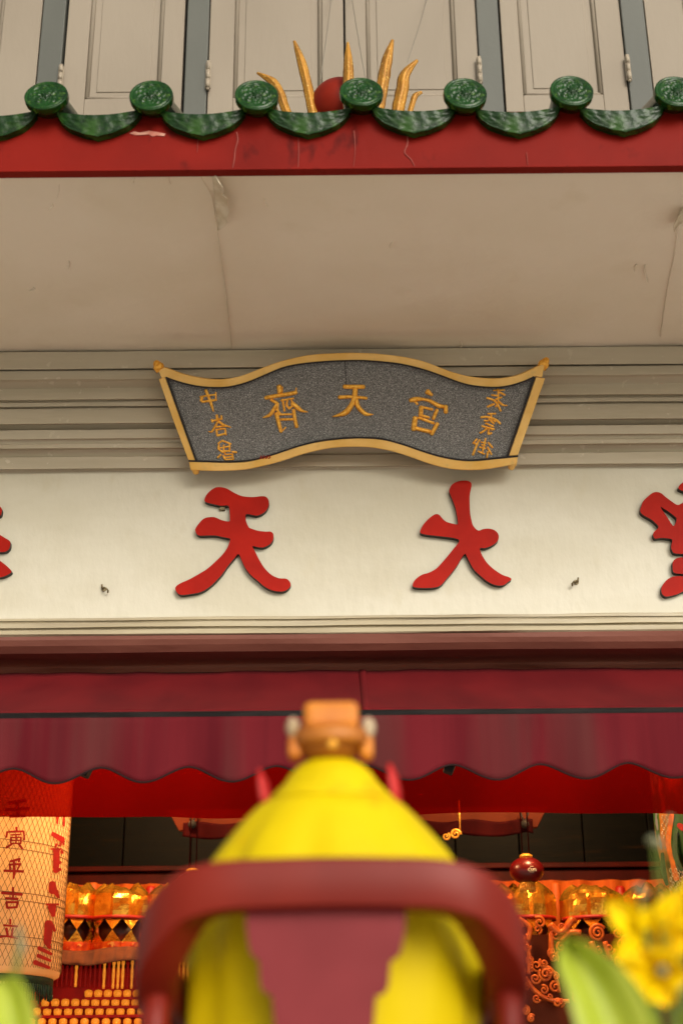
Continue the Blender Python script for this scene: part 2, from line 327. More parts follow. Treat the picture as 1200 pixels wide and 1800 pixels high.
# cornice of stepped mouldings
cor = [(618.5, 4.335), (648.5, 4.335), (649.5, 4.375), (651, 4.375), (651.5, 4.352), (667, 4.354), (671, 4.375), (683, 4.405), (702, 4.398), (704, 4.425), (707, 4.425), (707.5, 4.418), (714.5, 4.418), (715.5, 4.444), (717.5, 4.444), (718, 4.434), (744.5, 4.432), (747, 4.475), (755, 4.49), (756, 4.466), (771, 4.466), (774, 4.482), (780, 4.490), (781, 4.482), (788, 4.482), (791, 4.505), (803, 4.525), (804, 4.512), (823.5, 4.511), (825.5, 4.535), (830, 4.5395)]
prof = [(Y, zat(y, Y)) for y, Y in cor]; prof = [(4.75, prof[0][1])] + prof + [(4.75, prof[-1][1])]
extrude(prof, XL, XR, 160, 0.0022, 1.0).build('cornice', 'cornice', temple)
ZSOF = zat(618.5, 4.34) + 0.001
YF = PZ(600, 299, ZSOF - .004).y
# eave soffit: slightly uneven plaster slab
rows = []
for j in range(25):
    Y = YF + 0.015 + (4.75 - YF - 0.015) * j / 24; rows.append([Vector((XL + (XR - XL) * i / 80, Y, ZSOF + 0.0035 * nz((i * .18, j * .3, 2)) + 0.006 * math.sin(math.pi * j / 24))) for i in range(81)])
mb = MB(); mb.grid(rows); top = [[p + Vector((0, 0, .05)) for p in r] for r in (rows[0], rows[-1])]
mb.grid(top, 0, False); mb.grid([rows[0], top[0]], 0, False); mb.grid([rows[-1], top[1]], 0, False)
soffit = mb.build('eave_soffit', 'soffit', temple)
# red fascia
YF = PZ(600, 299, ZSOF - .004).y
zf0, zf1 = ZSOF - .004, P(600, 196, YF).z
prof = [(YF, zf0 + 0.006), (YF + 0.006, zf0), (YF + 0.014, zf0), (YF + 0.014, zf1), (YF + 0.012, zf1), (YF, zf1 - 0.006)]
fascia = extrude(prof, XL, XR, 140, 0.0018, 4.0, 3.0).build('fascia', 'fascia', temple)
mb = MB(); mb.span((XL, YF - 0.012, zf0 - 0.004), (XR, YF + 0.02, zf0 + 0.0035)); mb.build('fascia_lip', 'fascia', fascia, 0.002)
# worn spots and hairline drips on fascia and soffit
def blob(px, surf, th, name, m, parent):
    b = MB(); b.poly([px], surf, th, 0, 0); b.build(name, m, parent)
fs = wall_surf(YF, 0.0025)
blob([(228, 234), (236, 231), (246, 233), (262, 230), (278, 232), (291, 235), (289, 239), (276, 238), (268, 240), (262, 236), (246, 237), (236, 237)], fs, .01, 'paint_flake', 'flake', fascia)
for pts, wv in (([(416, 232), (418, 246), (414, 262), (412, 280), (409, 296)], [3, 4, 2.5, 3, 2]), ([(715, 236), (716, 252), (711, 268), (722, 280), (728, 292)], [2, 3.5, 3, 2.5, 2]), ([(524, 232), (525, 262), (524, 294)], [1.5, 2.2, 1.4]), ([(349, 232), (348, 250), (347, 268)], [1.2, 1.8, 1]), ([(622, 230), (624, 262), (621, 294)], [3, 1.5, 1.2]), ([(925, 268), (927, 290)], [2, 1.2])):
    MB().stroke(pts, [q_ * .7 for q_ in wv], fs, 0.0006).build('drip_stain', 'drip', fascia)
ss = plane_surf(Vector((0, 4, ZSOF)), Vector((0, 0, -1)), -0.004)
sv = plane_surf(Vector((0, 4, ZSOF)), Vector((0, 0, -1)), 0.0)
MB().stroke([(350, 303), (358, 318), (372, 345), (379, 390), (388, 450), (396, 510), (404, 580), (407, 612)], [3, 3, 4, 2.5, 2, 2, 1.5, 1.2], ss, 0.006).build('plaster_crack', 'soffit', soffit)
MB().stroke([(1196, 380), (1190, 410), (1184, 450), (1170, 520), (1160, 590)], [6, 5, 3, 2, 1.5], ss, 0.006).build('plaster_crack', 'soffit', soffit)
def curl(edge, hinge, name):
    """lifted paint: hinge line flush with the soffit, torn edge hanging a little lower"""
    b = MB(); n = len(edge); rows = []
    for k in range(5):
        t = k / 4; r = []
        for (hx, hy), (ex, ey) in zip(hinge, edge):
            p, nn = sv(hx + (ex - hx) * t, hy + (ey - hy) * t); r.append(p + nn * (0.002 + 0.03 * t * t))
        rows.append(r)
    b.grid(rows); b.build(name, 'pale_flake', soffit, solid=0.0015, recalc=False)
curl([(385, 304), (394, 316), (391, 326), (401, 334), (399, 346), (404, 358), (398, 368), (401, 376), (393, 384), (383, 390)], [(373, 304), (374, 314), (375, 324), (376, 334), (377, 346), (378, 356), (379, 366), (380, 376), (381, 383), (381, 389)], 'peeling_paint')
curl([(1194, 362), (1189, 366), (1186, 372), (1182, 378), (1180, 384), (1182, 392)], [(1202, 362), (1202, 367), (1201, 372), (1200, 378), (1199, 384), (1198, 392)], 'peeling_paint')
for cx, cy, L in ((105, 335, 24), (92, 362, 10), (122, 465, 12), (300, 314, 16), (237, 316, 8), (690, 430, 9), (1133, 480, 30), (1118, 470, 12), (465, 355, 16), (810, 606, 12), (58, 508, 6), (655, 312, 14)):
    MB().stroke([(cx, cy - L / 2), (cx + random.uniform(-4, 4), cy), (cx + random.uniform(-6, 6), cy + L / 2)], [2.2, 3, 1.5], ss, 0.0055).build('paint_wrinkle', 'soffit', soffit)

# tiled eave roof
SL = math.tan(math.radians(24)); YT = 3.27
zr = P(600, 205, YT).z
mb = MB(); mb.add([(XL, YF + .02, zf1 + .004), (XR, YF + .02, zf1 + .004), (XR, YW, zf1 + .004 + (YW - YF) * SL), (XL, YW, zf1 + .004 + (YW - YF) * SL)], [(0, 1, 2, 3)])
roof = mb.build('tiled_roof', 'tile_dark', temple, solid=0.01)
cxs = [(82, 178), (267, 175), (447, 172), (631, 169), (816, 165), (995, 161), (1185, 158)]
pcs = [P(x, y, YT) for x, y in cxs]; dx = (pcs[-1].x - pcs[0].x) / 6; zt = sum(p.z for p in pcs) / 7
RC = 38.0 / 2500 * ((pcs[3] - CAM).dot(FW))
def round_tile():
    mb = MB(); rows = []; nr, na = 18, 48
    for i in range(nr + 1):
        r = i / nr; row = []
        for k in range(na):
            a = 2 * math.pi * k / na; h = 0.0
            if r > 0.93: h = 0.004 * (1 - ((r - 0.965) / 0.035) ** 2)
            elif 0.74 < r < 0.80: h = 0.0035
            elif r < 0.72:
                h = 0.0030 * (math.cos(8 * a + 5 * r) * math.sin(r * 21) + 0.8 * nz((r * math.cos(a) * 9, r * math.sin(a) * 9, 3)))
                if r < 0.14: h = 0.005
            row.append(Vector((RC * r * math.cos(a), -h - 0.012 + .2 * RC * r * math.sin(a), RC * r * math.sin(a))))
        rows.append(row)
    # rim rolling back, then the barrel up the slope
    for (r, y) in ((1.0, -0.008), (1.015, -0.002), (1.0, 0.010), (0.93, 0.016), (0.86, 0.02)):
        rows.append([Vector((RC * r * math.cos(2 * math.pi * k / na), y + .2 * RC * r * math.sin(2 * math.pi * k / na), RC * r * math.sin(2 * math.pi * k / na))) for k in range(na)])
    for j in range(1, 6):
        y = 0.02 + (YW - YT - 0.03) * j / 5
        rows.append([Vector((RC * .84 * math.cos(2 * math.pi * k / na), y, RC * .84 * math.sin(2 * math.pi * k / na) + (y - .02) * SL)) for k in range(na)])
    mb.grid(rows, 0, True, True); return mb
def drip_tile():
    wdt = dx - 0.95 * RC; mb = MB(); nu, nv = 40, 12; H = 0.082
    def pt(u, v, back=0.0):
        a = abs(2 * u - 1); x = (u - 0.5) * wdt * 1.0
        zu = 0.004 + 0.016 * a * a
        zl = zu - (0.026 + 0.030 * (1 - a ** 1.8) + 0.009 * (1 - a) ** 2) * (1 - a ** 9) - 0.004
        zl += 0.003 * abs(math.sin(math.pi * 3 * (2 * u - 1))) * (1 - a)
        z = zu + (zl - zu) * v; y = 0.012 * v + back
        h = 0.0
        if 0.08 < v < 0.86 and a < 0.9 and back == 0: h = 0.0014 * (math.sin(u * 42 + 3 * math.sin(v * 9)) * math.sin(v * 11) + 1.2 * nz((u * 14, v * 6, 1)))
        if v > 0.93 and back == 0: h = 0.003
        return Vector((x, y - h, z))
    fr = [[pt(i / nu, j / nv) for i in range(nu + 1)] for j in range(nv + 1)]
    bk = [[pt(i / nu, j / nv, 0.020) for i in range(nu + 1)] for j in range(nv + 1)]
    mb.grid(fr); mb.grid(bk); mb.grid([fr[-1], bk[-1]], 0, False); mb.grid([[r[0] for r in fr], [r[0] for r in bk]], 0, False); mb.grid([[r[-1] for r in fr], [r[-1] for r in bk]], 0, False)
    tr = [[pt(i / nu, 0) + Vector((0, y, max(y - .02, 0) * SL)) for i in range(nu + 1)] for y in (0, .02, .4, .9, YW - YT - .04)]
    tb = [[p - Vector((0, 0, .014)) for p in r] for r in tr[1:]]
    mb.grid(tr); mb.grid(tb); mb.grid([tr[-1], tb[-1]], 0, False)
    return mb
zd = P(600, 197, YT - .0).z - 0.004
first = None
for k in range(-2, 9):
    loc = (pcs[0].x + dx * k, YT, zt)
    if first is None: first = round_tile().build('round_tile', 'tile', roof, loc=loc)
    else: first2 = link('round_tile', first.data, roof, loc=(loc[0] + random.uniform(-.003, .003), loc[1] + random.uniform(-.004, .004), loc[2] + random.uniform(-.004, .003))); first2.rotation_euler = (random.uniform(-.05, .05), random.uniform(0, .35), random.uniform(-.05, .05))
first = None
for k in range(-3, 9):
    loc = (pcs[0].x + dx * (k + .5), YT + .004, zd)
    if first is None: first = drip_tile().build('drip_tile', 'tile_dark', roof, loc=loc)
    else: first2 = link('drip_tile', first.data, roof, loc=(loc[0] + random.uniform(-.003, .003), loc[1] + random.uniform(-.003, .003), loc[2] + random.uniform(-.003, .003))); first2.rotation_euler = (random.uniform(-.03, .03), random.uniform(-.02, .02), random.uniform(-.02, .02))

# upper wall with shutters
mb = MB(); mb.span((XL, YW, 3.502), (XR, YW + .2, 7.0)); mb.build('upper_wall', 'dark', temple)
za, zb = P(600, 195, YW).z - 0.25, 7.0
def xa(x, y=60): return P(x, y, YW - .03).x
mul = [((78, 118), (68, 108)), ((330, 368), (327, 366)), ((835, 873), (843, 881)), ((1089, 1130), (1100, 1140))]
mxs = []
for (a, _b) in [((m[0][0] + m[1][0]) / 2, 0) for m in mul]: mxs.append(a)
mw = [(xa((m[0][0] + m[1][0]) / 2, 80), xa((m[0][1] + m[1][1]) / 2, 80)) for m in mul]
for a, b in mw:
    mb = MB(); mb.span((a, YW - .055, za - .1), (b, YW - .002, zb)); mb.build('mullion', 'mullion', temple, 0.004)
cs = xa(605)
bays = [(XL, mw[0][0] - .006), (mw[0][1] + .010, mw[1][0] - .012), (mw[1][1] + .004, cs - .004), (cs + .004, mw[2][0] - .004), (mw[2][1] + .010, mw[3][0] - .004), (mw[3][1] + .006, XR)]
inner = [None, (157, 287), (412, 566), (643, 800), (912, 1050), None]
zpan = P(600, 174, YW - .03).z
def hinge(x, y0, y1, par):
    z0, z1 = P(x, y1, YW - .06).z, P(x, y0, YW - .06).z; X = P(x, (y0 + y1) / 2, YW - .06).x
    mb = MB(); n = 3
    for i in range(n):
        a = z0 + (z1 - z0) * i / n; mb.tube([(X, YW - .066, a + .0006), (X, YW - .066, a + (z1 - z0) / n - .0006)], .0085, 12)
    mb.span((X - .011, YW - .062, z0 + .003), (X + .011, YW - .056, z1 - .003)); mb.ball((X, YW - .066, z0 - .004), .007, 8, 6)
    mb.build('hinge', 'hinge', par)
hg = {1: (107, 116, 156), 2: (366, 110, 156), 3: (842, 102, 146), 4: (1103, 99, 142)}
for i, (a, b) in enumerate(bays):
    if inner[i]: p0, p1 = xa(inner[i][0], 80), xa(inner[i][1], 80)
    elif i == 0: p0, p1 = a + .1, b - .16
    else: p0, p1 = a + .16, b - .1
    y0, y1 = YW - .045, YW - .006
    mb = MB(); mb.span((a, y0, za), (p0, y1, zb)); mb.span((p1, y0, za), (b, y1, zb)); mb.span((p0 + .0005, y0, za), (p1 - .0005, y1, zpan))
    sh = mb.build('shutter', 'shutter', temple, 0.003)
    mb = MB(); mb.span((p0 - .004, YW - .032, zpan - .004), (p1 + .004, y1, zb)); mb.span((p0 + .045, YW - .036, zpan + .04), (p1 - .045, YW - .0295, zb)); mb.build('shutter_panel', 'shutter', sh, 0.003)
    mb = MB()
    for x in (p0 + .008, p1 - .008): mb.tube([(x, YW - .033, zpan + .008), (x, YW - .033, zb)], .010, 10)
    mb.tube([(p0 + .008, YW - .033, zpan + .008), (p1 - .008, YW - .033, zpan + .008)], .0085, 8); mb.build('panel_bead', 'shutter', sh)
    if i in hg: hinge(*hg[i], sh)

# sill moulding and maroon underside of the beam
ZBB = zat(1088, YB, 100)
sil = [(1086, YB + .002), (1087, 4.528), (1091, 4.526), (1092, 4.534), (1094.5, 4.534), (1095.5, 4.515), (1103, 4.512), (1104.5, 4.524), (1107, 4.524), (1108, 4.500), (1115, 4.494), (1118, 4.500)]
prof = [(Y, zat(y, Y)) for y, Y in sil]; zmu = prof[-1][1]
prof = [(4.95, prof[0][1])] + prof + [(4.95, prof[-1][1] + .0)]
extrude(prof, XL, XR, 160, 0.0028, 3.0, 2.5).build('sill_moulding', 'sill', temple)
prof = [(4.497, zmu - .002), (4.502, zat(1126, 4.502)), (4.512, zat(1136, 4.512)), (4.535, zat(1148, 4.535)), (4.60, zat(1159, 4.60)), (4.70, zat(1172, 4.70)), (4.71, zat(1176, 4.71)), (4.765, zat(1188, 4.765)), (4.765, zmu - .002)]
extrude(prof, XL, XR, 120, 0.004, 6.0, 1.2).build('beam_underside', 'maroon', temple)
# hall shell behind the opening
mb = MB(); mb.span((XL, 4.951, 3.5), (XR, 8.6, 3.62)); mb.build('hall_ceiling', 'hallceil', temple)
mb = MB(); mb.span((XL, 8.5, 0), (XR, 8.65, 3.498)); mb.build('hall_wall', 'hallwall', temple)
for s in (XL, XR):
    mb = MB(); mb.span((s - .08, 4.56, 0.001), (s + .08, 8.5, 3.498)); mb.build('hall_wall', 'hallwall', temple)
mb = MB(); mb.span((XL, 4.7, 0.0), (XR, 8.6, 0.03)); mb.build('hall_floor', 'floor', temple)
mb = MB(); mb.span((XL, 4.77, zmu - .14), (XR, 4.949, 3.5)); mb.build('front_beam', 'maroon', temple)

# ------------------------------------------------------------------ name board with raised red characters
zb0, zb1 = zat(1087.5, YB), zat(829, YB)
board = thing('name_board', 'long cream painted board with large raised red characters below the taupe cornice', 'sign', (0, YB, zb0))
mb = MB(); rows = []
for j in range(15):
    z = zb0 + (zb1 - zb0) * j / 14; rows.append([Vector((XL + (XR - XL) * i / 90, YB + .0022 * nz((i * .25, j * .5, 5)), z)) for i in range(91)])
mb.grid(rows); bk = [[p + Vector((0, .2, 0)) for p in r] for r in (rows[0], rows[-1])]; mb.grid([rows[0], bk[0]], 0, False); mb.grid([rows[-1], bk[1]], 0, False); mb.grid(bk, 0, False)
mb.build('board', 'board', board)
TH = 0.022; cf = wall_surf(YB, TH)
tian = [(330,200),(335,150),(375,100),(430,65),(490,62),(545,78),(600,110),(670,143),(740,155),(810,155),(870,148),(915,155),(940,190),(940,235),(915,285),(870,320),(820,335),(770,325),(722,322),(722,380),(745,440),(770,458),(840,480),(910,488),(960,488),(985,515),(982,560),(960,600),(910,632),(860,640),(785,628),(800,660),(830,720),(865,785),(910,850),(970,905),(1040,935),(1110,940),(1145,975),(1145,1015),(1100,1055),(1040,1062),(970,1050),(900,1015),(830,955),(770,905),(715,835),(680,760),(650,702),(610,745),(550,815),(490,900),(420,975),(350,1035),(280,1070),(200,1085),(120,1095),(75,1085),(45,1040),(55,1010),(100,980),(180,945),(270,895),(350,845),(430,775),(500,705),(545,640),(570,570),(560,552),(500,540),(430,525),(350,525),(270,525),(240,490),(240,455),(275,405),(320,362),(380,348),(430,352),(490,378),(555,390),(568,370),(565,300),(555,240),(490,240),(410,225)]
da = [(480,140),(510,95),(570,65),(640,58),(690,68),(710,100),(700,160),(690,220),(690,300),(695,400),(710,480),(730,540),(780,585),(830,570),(890,565),(950,580),(990,620),(995,670),(970,710),(920,745),(850,770),(800,770),(805,810),(840,880),(890,945),(960,1005),(1040,1055),(1100,1075),(1130,1100),(1090,1130),(1050,1160),(990,1165),(930,1150),(860,1110),(790,1050),(730,990),(690,920),(660,860),(640,830),(600,880),(560,950),(500,1030),(440,1100),(400,1150),(350,1180),(270,1190),(180,1190),(100,1180),(92,1140),(130,1090),(190,1050),(260,1030),(340,985),(410,910),(470,840),(530,765),(580,700),(560,675),(500,660),(420,650),(330,640),(240,630),(170,610),(180,560),(220,500),(270,450),(330,412),(370,420),(400,455),(440,490),(500,510),(560,520),(565,490),(555,420),(535,330),(500,240),(475,180)]
sheng = [[[(190,530),(205,470),(230,400),(290,340),(360,285),(420,272),(480,290),(540,340),(620,400),(700,450),(760,430),(830,390),(900,420),(1000,440),(1080,500),(1080,1080),(900,1120),(680,1120),(630,1080),(615,1020),(630,930),(560,910),(470,905),(400,915),(370,880),(375,830),(440,760),(410,710),(340,650),(250,600),(210,570)], [(470,480),(520,505),(590,550),(660,605),(690,640),(680,690),(650,740),(620,710),(570,630),(520,560)]],
         [[(715,210),(740,170),(800,130),(900,110),(1060,120),(1060,290),(900,300),(780,260),(725,235)]], [[(640,1230),(690,1185),(783,1170),(900,1165),(1090,1160),(1090,1380),(900,1400),(700,1395),(645,1370),(635,1300)]],
         [[(480,1620),(500,1550),(560,1480),(630,1440),(720,1430),(900,1440),(1120,1420),(1120,1560),(900,1610),(783,1640),(700,1680),(600,1705),(540,1710),(495,1680)]]]
qi = [[[(-300,150),(-100,160),(0,210),(38,260),(35,330),(0,390),(-150,420),(-300,380)]], [[(-340,600),(-100,690),(0,740),(100,800),(190,860),(195,940),(170,1010),(100,1055),(0,1060),(-150,1040),(-340,950)]], [[(-360,1080),(-100,1150),(0,1220),(120,1310),(210,1400),(215,1440),(120,1500),(0,1530),(-150,1500),(-360,1380)]]]
def character(polys, sc, ox, oy, lab):
    mb = MB()
    for loops in polys: mb.poly([spline(xr(l, sc, ox, oy), 3, True) for l in loops], cf, TH + .003, 0, 1)
    return mb.build('raised_character', ['signred', 'black'], board, 0.0016, label=lab)
character(qi, 10.58, 0, 870, 'red character cut off at the left end of the board')
character([[tian]], 5.4545, 300, 845, 'red character for heaven, left of the middle')
character([[da]], 6.0, 710, 835, 'red character for great, right of the middle')
character(sheng, 7.83, 1100, 830, 'red character cut off at the right end of the board')
for (x, y, s) in ((183, 1036, 1), (1012, 1024, -1)):
    p = P(x, y, YB); mb = MB()
    mb.tube([p + Vector((0, .01, 0)), p + Vector((0, -.012, .002)), p + Vector((s * .004, -.024, -.002)), p + Vector((s * .012, -.028, -.006)), p + Vector((s * .018, -.022, -.012)), p + Vector((s * .016, -.013, -.016))], .0032, 8)
    mb.tube([p + Vector((0, -.001, 0)), p + Vector((0, -.004, 0))], .0085, 10); mb.tube([p + Vector((-s * .004, -.008, 0)), p + Vector((-s * .006, -.012, .014))], .003, 8)
    mb.build('screw_hook', 'rust', board)
p = P(391, 895, YB); mb = MB(); mb.box(p + Vector((0, -.006, 0)), (.020, .014, .016)); mb.build('wood_block', 'rust', board, .002)

# ------------------------------------------------------------------ scroll shaped plaque
pb, ptp = P(600, 826, 4.46), P(600, 626, 4.27)
pn = Vector((0, -(ptp.z - pb.z), (ptp.y - pb.y))).normalized()     # faces forward, leaning out at the top
if pn.y > 0: pn = -pn
plaque = thing('hanging_plaque', 'grey stone-textured scroll plaque with wavy gold frame and gilt characters', 'plaque', P(605, 826, 4.46))
tout = [(279,652),(288.5,645),(308.6,653),(336,661),(373,666.5),(398,666),(429,659),(466,644.5),(497,634),(543,624),(589,621),(620,620),(667,622),(717,628.5),(750,637),(783,650),(817,660),(847,664.5),(880,665),(907,660),(933,649.5),(950,641),(957,639)]
tin = [(284,665),(291.6,662.6),(311.7,670),(342.5,677.7),(373,680.8),(404,679.6),(435,671.5),(466,658.6),(497,646),(527.5,639.5),(574,635),(620,633.3),(650,634),(700,639),(740,648),(773,659),(807,671.7),(833,678),(866.7,680.7),(893,678),(920,670),(938,661.7),(952,664)]
bin_ = [(331.7,811),(373,812.3),(404,812.8),(435,811),(466,804),(497,794),(527.5,784),(558,776.7),(589,772.5),(620,770.3),(640,770.2),(673,772.7),(707,781.7),(740,793),(773,803),(807,809),(833,810),(867,807),(910,802.7)]
bout = [(335,826.5),(373,828),(404,827.5),(435,825),(466,818.5),(497,810),(527.5,800),(558,792),(589,787),(620,785.5),(650,786.5),(683,792),(717,802),(750,814),(783,823),(817,826.5),(850,825.5),(883,820.5),(907,816)]
def pls(off): return plane_surf(pb, pn, off)
def back_of(th): return lambda q: q - pn * th
def strip(name, A, B, off, th, m, parent, n=40, bevel=.003):
    def rs(L):
        q = spline(L, 4); tot = [0]
        for i in range(1, len(q)): tot.append(tot[-1] + math.hypot(q[i][0] - q[i - 1][0], q[i][1] - q[i - 1][1]))
        out = []
        for k in range(n + 1):
            s = tot[-1] * k / n; i = max(j for j in range(len(tot)) if tot[j] <= s + 1e-9); i = min(i, len(q) - 2); u = (s - tot[i]) / max(tot[i + 1] - tot[i], 1e-9)
            out.append((q[i][0] + (q[i + 1][0] - q[i][0]) * u, q[i][1] + (q[i + 1][1] - q[i][1]) * u))
        return out
    a, b = rs(A), rs(B); sf = pls(off); rows = []
    for (ax, ay), (bx, by) in zip(a, b):
        p, q = sf(ax, ay)[0], sf(bx, by)[0]; rows.append([p, q, q - pn * th, p - pn * th])
    mb = MB(); mb.grid(rows, 0, False, True); k = len(rows)
    mb.f += [(0, 1, 2, 3), tuple(4 * (k - 1) + i for i in (3, 2, 1, 0))]; mb.mi += [0, 0]; mb.sm += [False, False]
    return mb.build(name, m, parent, bevel)
mb = MB(); mb.poly([spline(tin[1:-1], 4) + spline(bin_[1:-1][::-1], 4)] if False else [spline(tin[1:22], 4) + [(893, 803)] + spline(bin_[1:18][::-1], 4) + [(344, 811)]], pls(0.0), back_of(.03), 0, 0)
mb.build('stone_panel', 'granite', plaque)
fr = strip('frame_rail', tout, tin, .014, .05, 'goldframe', plaque, 60)
fr2 = strip('frame_rail', bin_, bout, .014, .05, 'goldframe', plaque, 60)
strip('frame_stile', [(279,666), (305, 740), (331.5,810)], [(291,663.5), (318, 738), (343.5,810)], .013, .048, 'goldframe', plaque, 10)
strip('frame_stile', [(941,663), (917, 734), (893.5,801.5)], [(957.5,665), (934, 732), (909.5,800.5)], .013, .048, 'goldframe', plaque, 10)
def lift(L, d): return [(x, y + d) for x, y in L]
strip('black_line', lift(tin[1:22], -.6), lift(tin[1:22], 2.2), .0155, .016, 'black', plaque, 60, 0)
strip('black_line', lift(bin_, -2.2), lift(bin_, .6), .0155, .016, 'black', plaque, 60, 0)
strip('black_line', [(291.5, 664), (343.5, 810)], [(294.5, 664), (346.5, 810)], .0150, .016, 'black', plaque, 8, 0)
strip('black_line', [(937, 663), (890, 803)], [(940, 663), (893, 803)], .0150, .016, 'black', plaque, 8, 0)
for (x, y, ex, ey, r) in ((283, 652, 273, 634, 8.5), (950, 648, 962, 629, 8.5)):
    a, b = pls(-.004)(x, y)[0], pls(-.004)(ex, ey)[0]; k = 4.9 / 2500
    ts = [0, .25, .3, .55, .6, .8, 1]; rr = [8.5, 8.8, 9.6, 9.2, 7.6, 6.2, 3.0]
    MB().tube([a.lerp(b, t) for t in ts], [q * k for q in rr], 16).build('finial', 'gold', plaque)
for (x, y, ex, ey) in ((343, 816, 345, 834), (901, 808, 897, 826)):
    a, b = pls(-.002)(x, y)[0], pls(-.002)(ex, ey)[0]; k = 4.9 / 2500
    MB().tube([a.lerp(b, t) for t in (0, .5, .62, .85, 1)], [8 * k, 8 * k, 6.4 * k, 5.6 * k, 3 * k], 14).build('finial', 'goldframe', plaque)
mb = MB(); mb.stroke([(606, 634), (607.5, 655), (608, 676)], 1.1, pls(.0), .0008); mb.build('joint_line', 'black', plaque)
def gilt(strokes, sc, ox, oy, lab, h=.010):
    mb = MB()
    for i, (pts, ws) in enumerate(strokes):
        wl = ws if isinstance(ws, (list, tuple)) else [ws]
        mx_ = max(wl) / sc * 4.9 / 2500
        mb.stroke(xr(pts, sc, ox, oy), [q / sc for q in wl] if isinstance(ws, (list, tuple)) else ws / sc, pls(-.0005 + .0003 * (i % 4)), min(h, mx_ * .55))
    return mb.build('gilt_character', 'gold', plaque, label=lab)
gilt([([(445,95),(455,215)],100),([(505,110),(505,210)],24),([(180,320),(400,280),(600,250),(770,215)],78),([(770,130),(765,250)],28),([(290,360),(400,420)],64),([(400,430),(340,540),(260,650),(130,700)],[50,74,70,22]),([(420,420),(420,560),(480,640)],42),([(510,350),(545,570)],48),([(600,370),(590,460),(640,530)],46),([(640,520),(700,460),(680,370)],46),([(480,370),(720,330)],38),([(690,420),(800,510),(880,570),(990,590)],[80,88,60,18]),([(390,620),(430,780),(480,970)],[86,80,70]),([(490,970),(570,885)],30),([(720,550),(740,700),(780,880)],72),([(400,640),(680,635)],42),([(480,735),(720,730)],52),([(380,530),(470,640)],42)], 10.909, 450, 670, 'left gilt character of the three large ones')
gilt([([(415,235),(600,240),(830,240)],95),([(310,460),(580,450),(890,480)],[88,70,66]),([(650,280),(630,480),(560,640),(430,790),(170,870)],[112,110,108,120,18]),([(660,470),(700,640),(800,760),(900,820),(1030,820)],[100,100,96,76,18])], 12, 570, 660, 'middle gilt character of the three large ones')
gilt([([(540,110),(650,190)],[140,70]),([(140,320),(280,290),(450,290),(620,340),(800,440),(920,460)],[100,120,72,90,110,90]),([(240,330),(310,410)],60),([(970,450),(975,600)],105),([(400,470),(390,630)],110),([(400,470),(660,530)],64),([(770,540),(680,750)],86),([(350,650),(580,720)],64),([(340,720),(690,850)],74),([(260,720),(220,1000)],125),([(780,860),(640,1110)],95),([(220,960),(600,1050)],98)], 13.33, 710, 680, 'right gilt character of the three large ones')
gilt([([(190,280),(170,370)],70),([(150,280),(320,250),(490,230)],42),([(490,180),(490,350)],36),([(190,390),(340,370),(500,345)],52),([(270,130),(340,300),(400,470),(440,600)],[74,66,60,30])], 12.41, 340, 675, 'small gilt character, top of the left column')
gilt([([(510,680),(530,780)],62),([(400,780),(420,830)],52),([(440,800),(600,760)],46),([(610,690),(620,770)],42),([(540,810),(460,950),(400,1040),(330,1035)],[50,54,50,20]),([(540,810),(660,890),(820,945)],[60,54,24]),([(500,940),(720,910)],42),([(500,990),(520,1130)],46),([(510,1000),(680,970)],42),([(690,970),(710,1110)],46),([(520,1130),(700,1080)],46)], 12.41, 340, 675, 'small gilt character, middle of the left column')
gilt([([(640,1230),(540,1300)],42),([(640,1240),(820,1310)],42),([(560,1330),(550,1420),(650,1490)],46),([(790,1330),(790,1480)],42),([(660,1330),(660,1480)],42),([(560,1400),(780,1360)],36),([(600,1470),(790,1460)],42),([(600,1540),(530,1610)],46),([(690,1500),(680,1520)],42),([(850,1480),(940,1490)],52),([(650,1560),(690,1650)],46),([(690,1540),(850,1530)],36),([(850,1530),(870,1650)],46),([(700,1600),(850,1590)],36),([(700,1650),(870,1645)],36)], 12.41, 340, 675, 'small gilt character, foot of the left column')
gilt([([(500,365),(680,440),(800,650)],52),([(740,170),(745,440),(690,560)],42),([(510,560),(650,500)],52),([(760,450),(850,520),(940,530)],[58,48,26]),([(600,300),(740,320)],42),([(770,240),(890,300)],46),([(640,200),(880,190)],36),([(690,400),(820,350)],42)], 12.41, 815, 670, 'small gilt character, top of the right column')
gilt([([(520,710),(690,710)],42),([(370,790),(500,780),(690,840),(790,930)],52),([(590,720),(600,880)],46),([(440,860),(520,870)],42),([(640,850),(680,890)],42),([(470,920),(640,990)],46),([(390,980),(660,1050)],46),([(520,1010),(430,1090),(350,1130)],46),([(540,1060),(530,1150),(600,1130)],52),([(600,1060),(650,1050)],42),([(540,830),(650,930)],42)], 12.41, 815, 670, 'small gilt character, middle of the right column')
gilt([([(280,1260),(200,1350)],46),([(300,1340),(190,1610)],52),([(340,1280),(300,1340)],42),([(470,1250),(400,1560)],42),([(370,1330),(480,1350)],36),([(340,1440),(460,1470)],42),([(310,1530),(440,1590)],42),([(530,1340),(620,1450)],46),([(510,1440),(600,1600)],46),([(520,1540),(500,1670)],46),([(380,1390),(460,1410)],36),([(190,1350),(260,1370)],36)], 12.41, 815, 670, 'small gilt character, foot of the right column')
mb = MB()
for x in (458, 463, 468, 473): mb.stroke([(x, 801), (x + 2, 804), (x - 1, 806)], 1.6, pls(.016), .0006)
mb.build('maker_mark', 'signred', plaque)

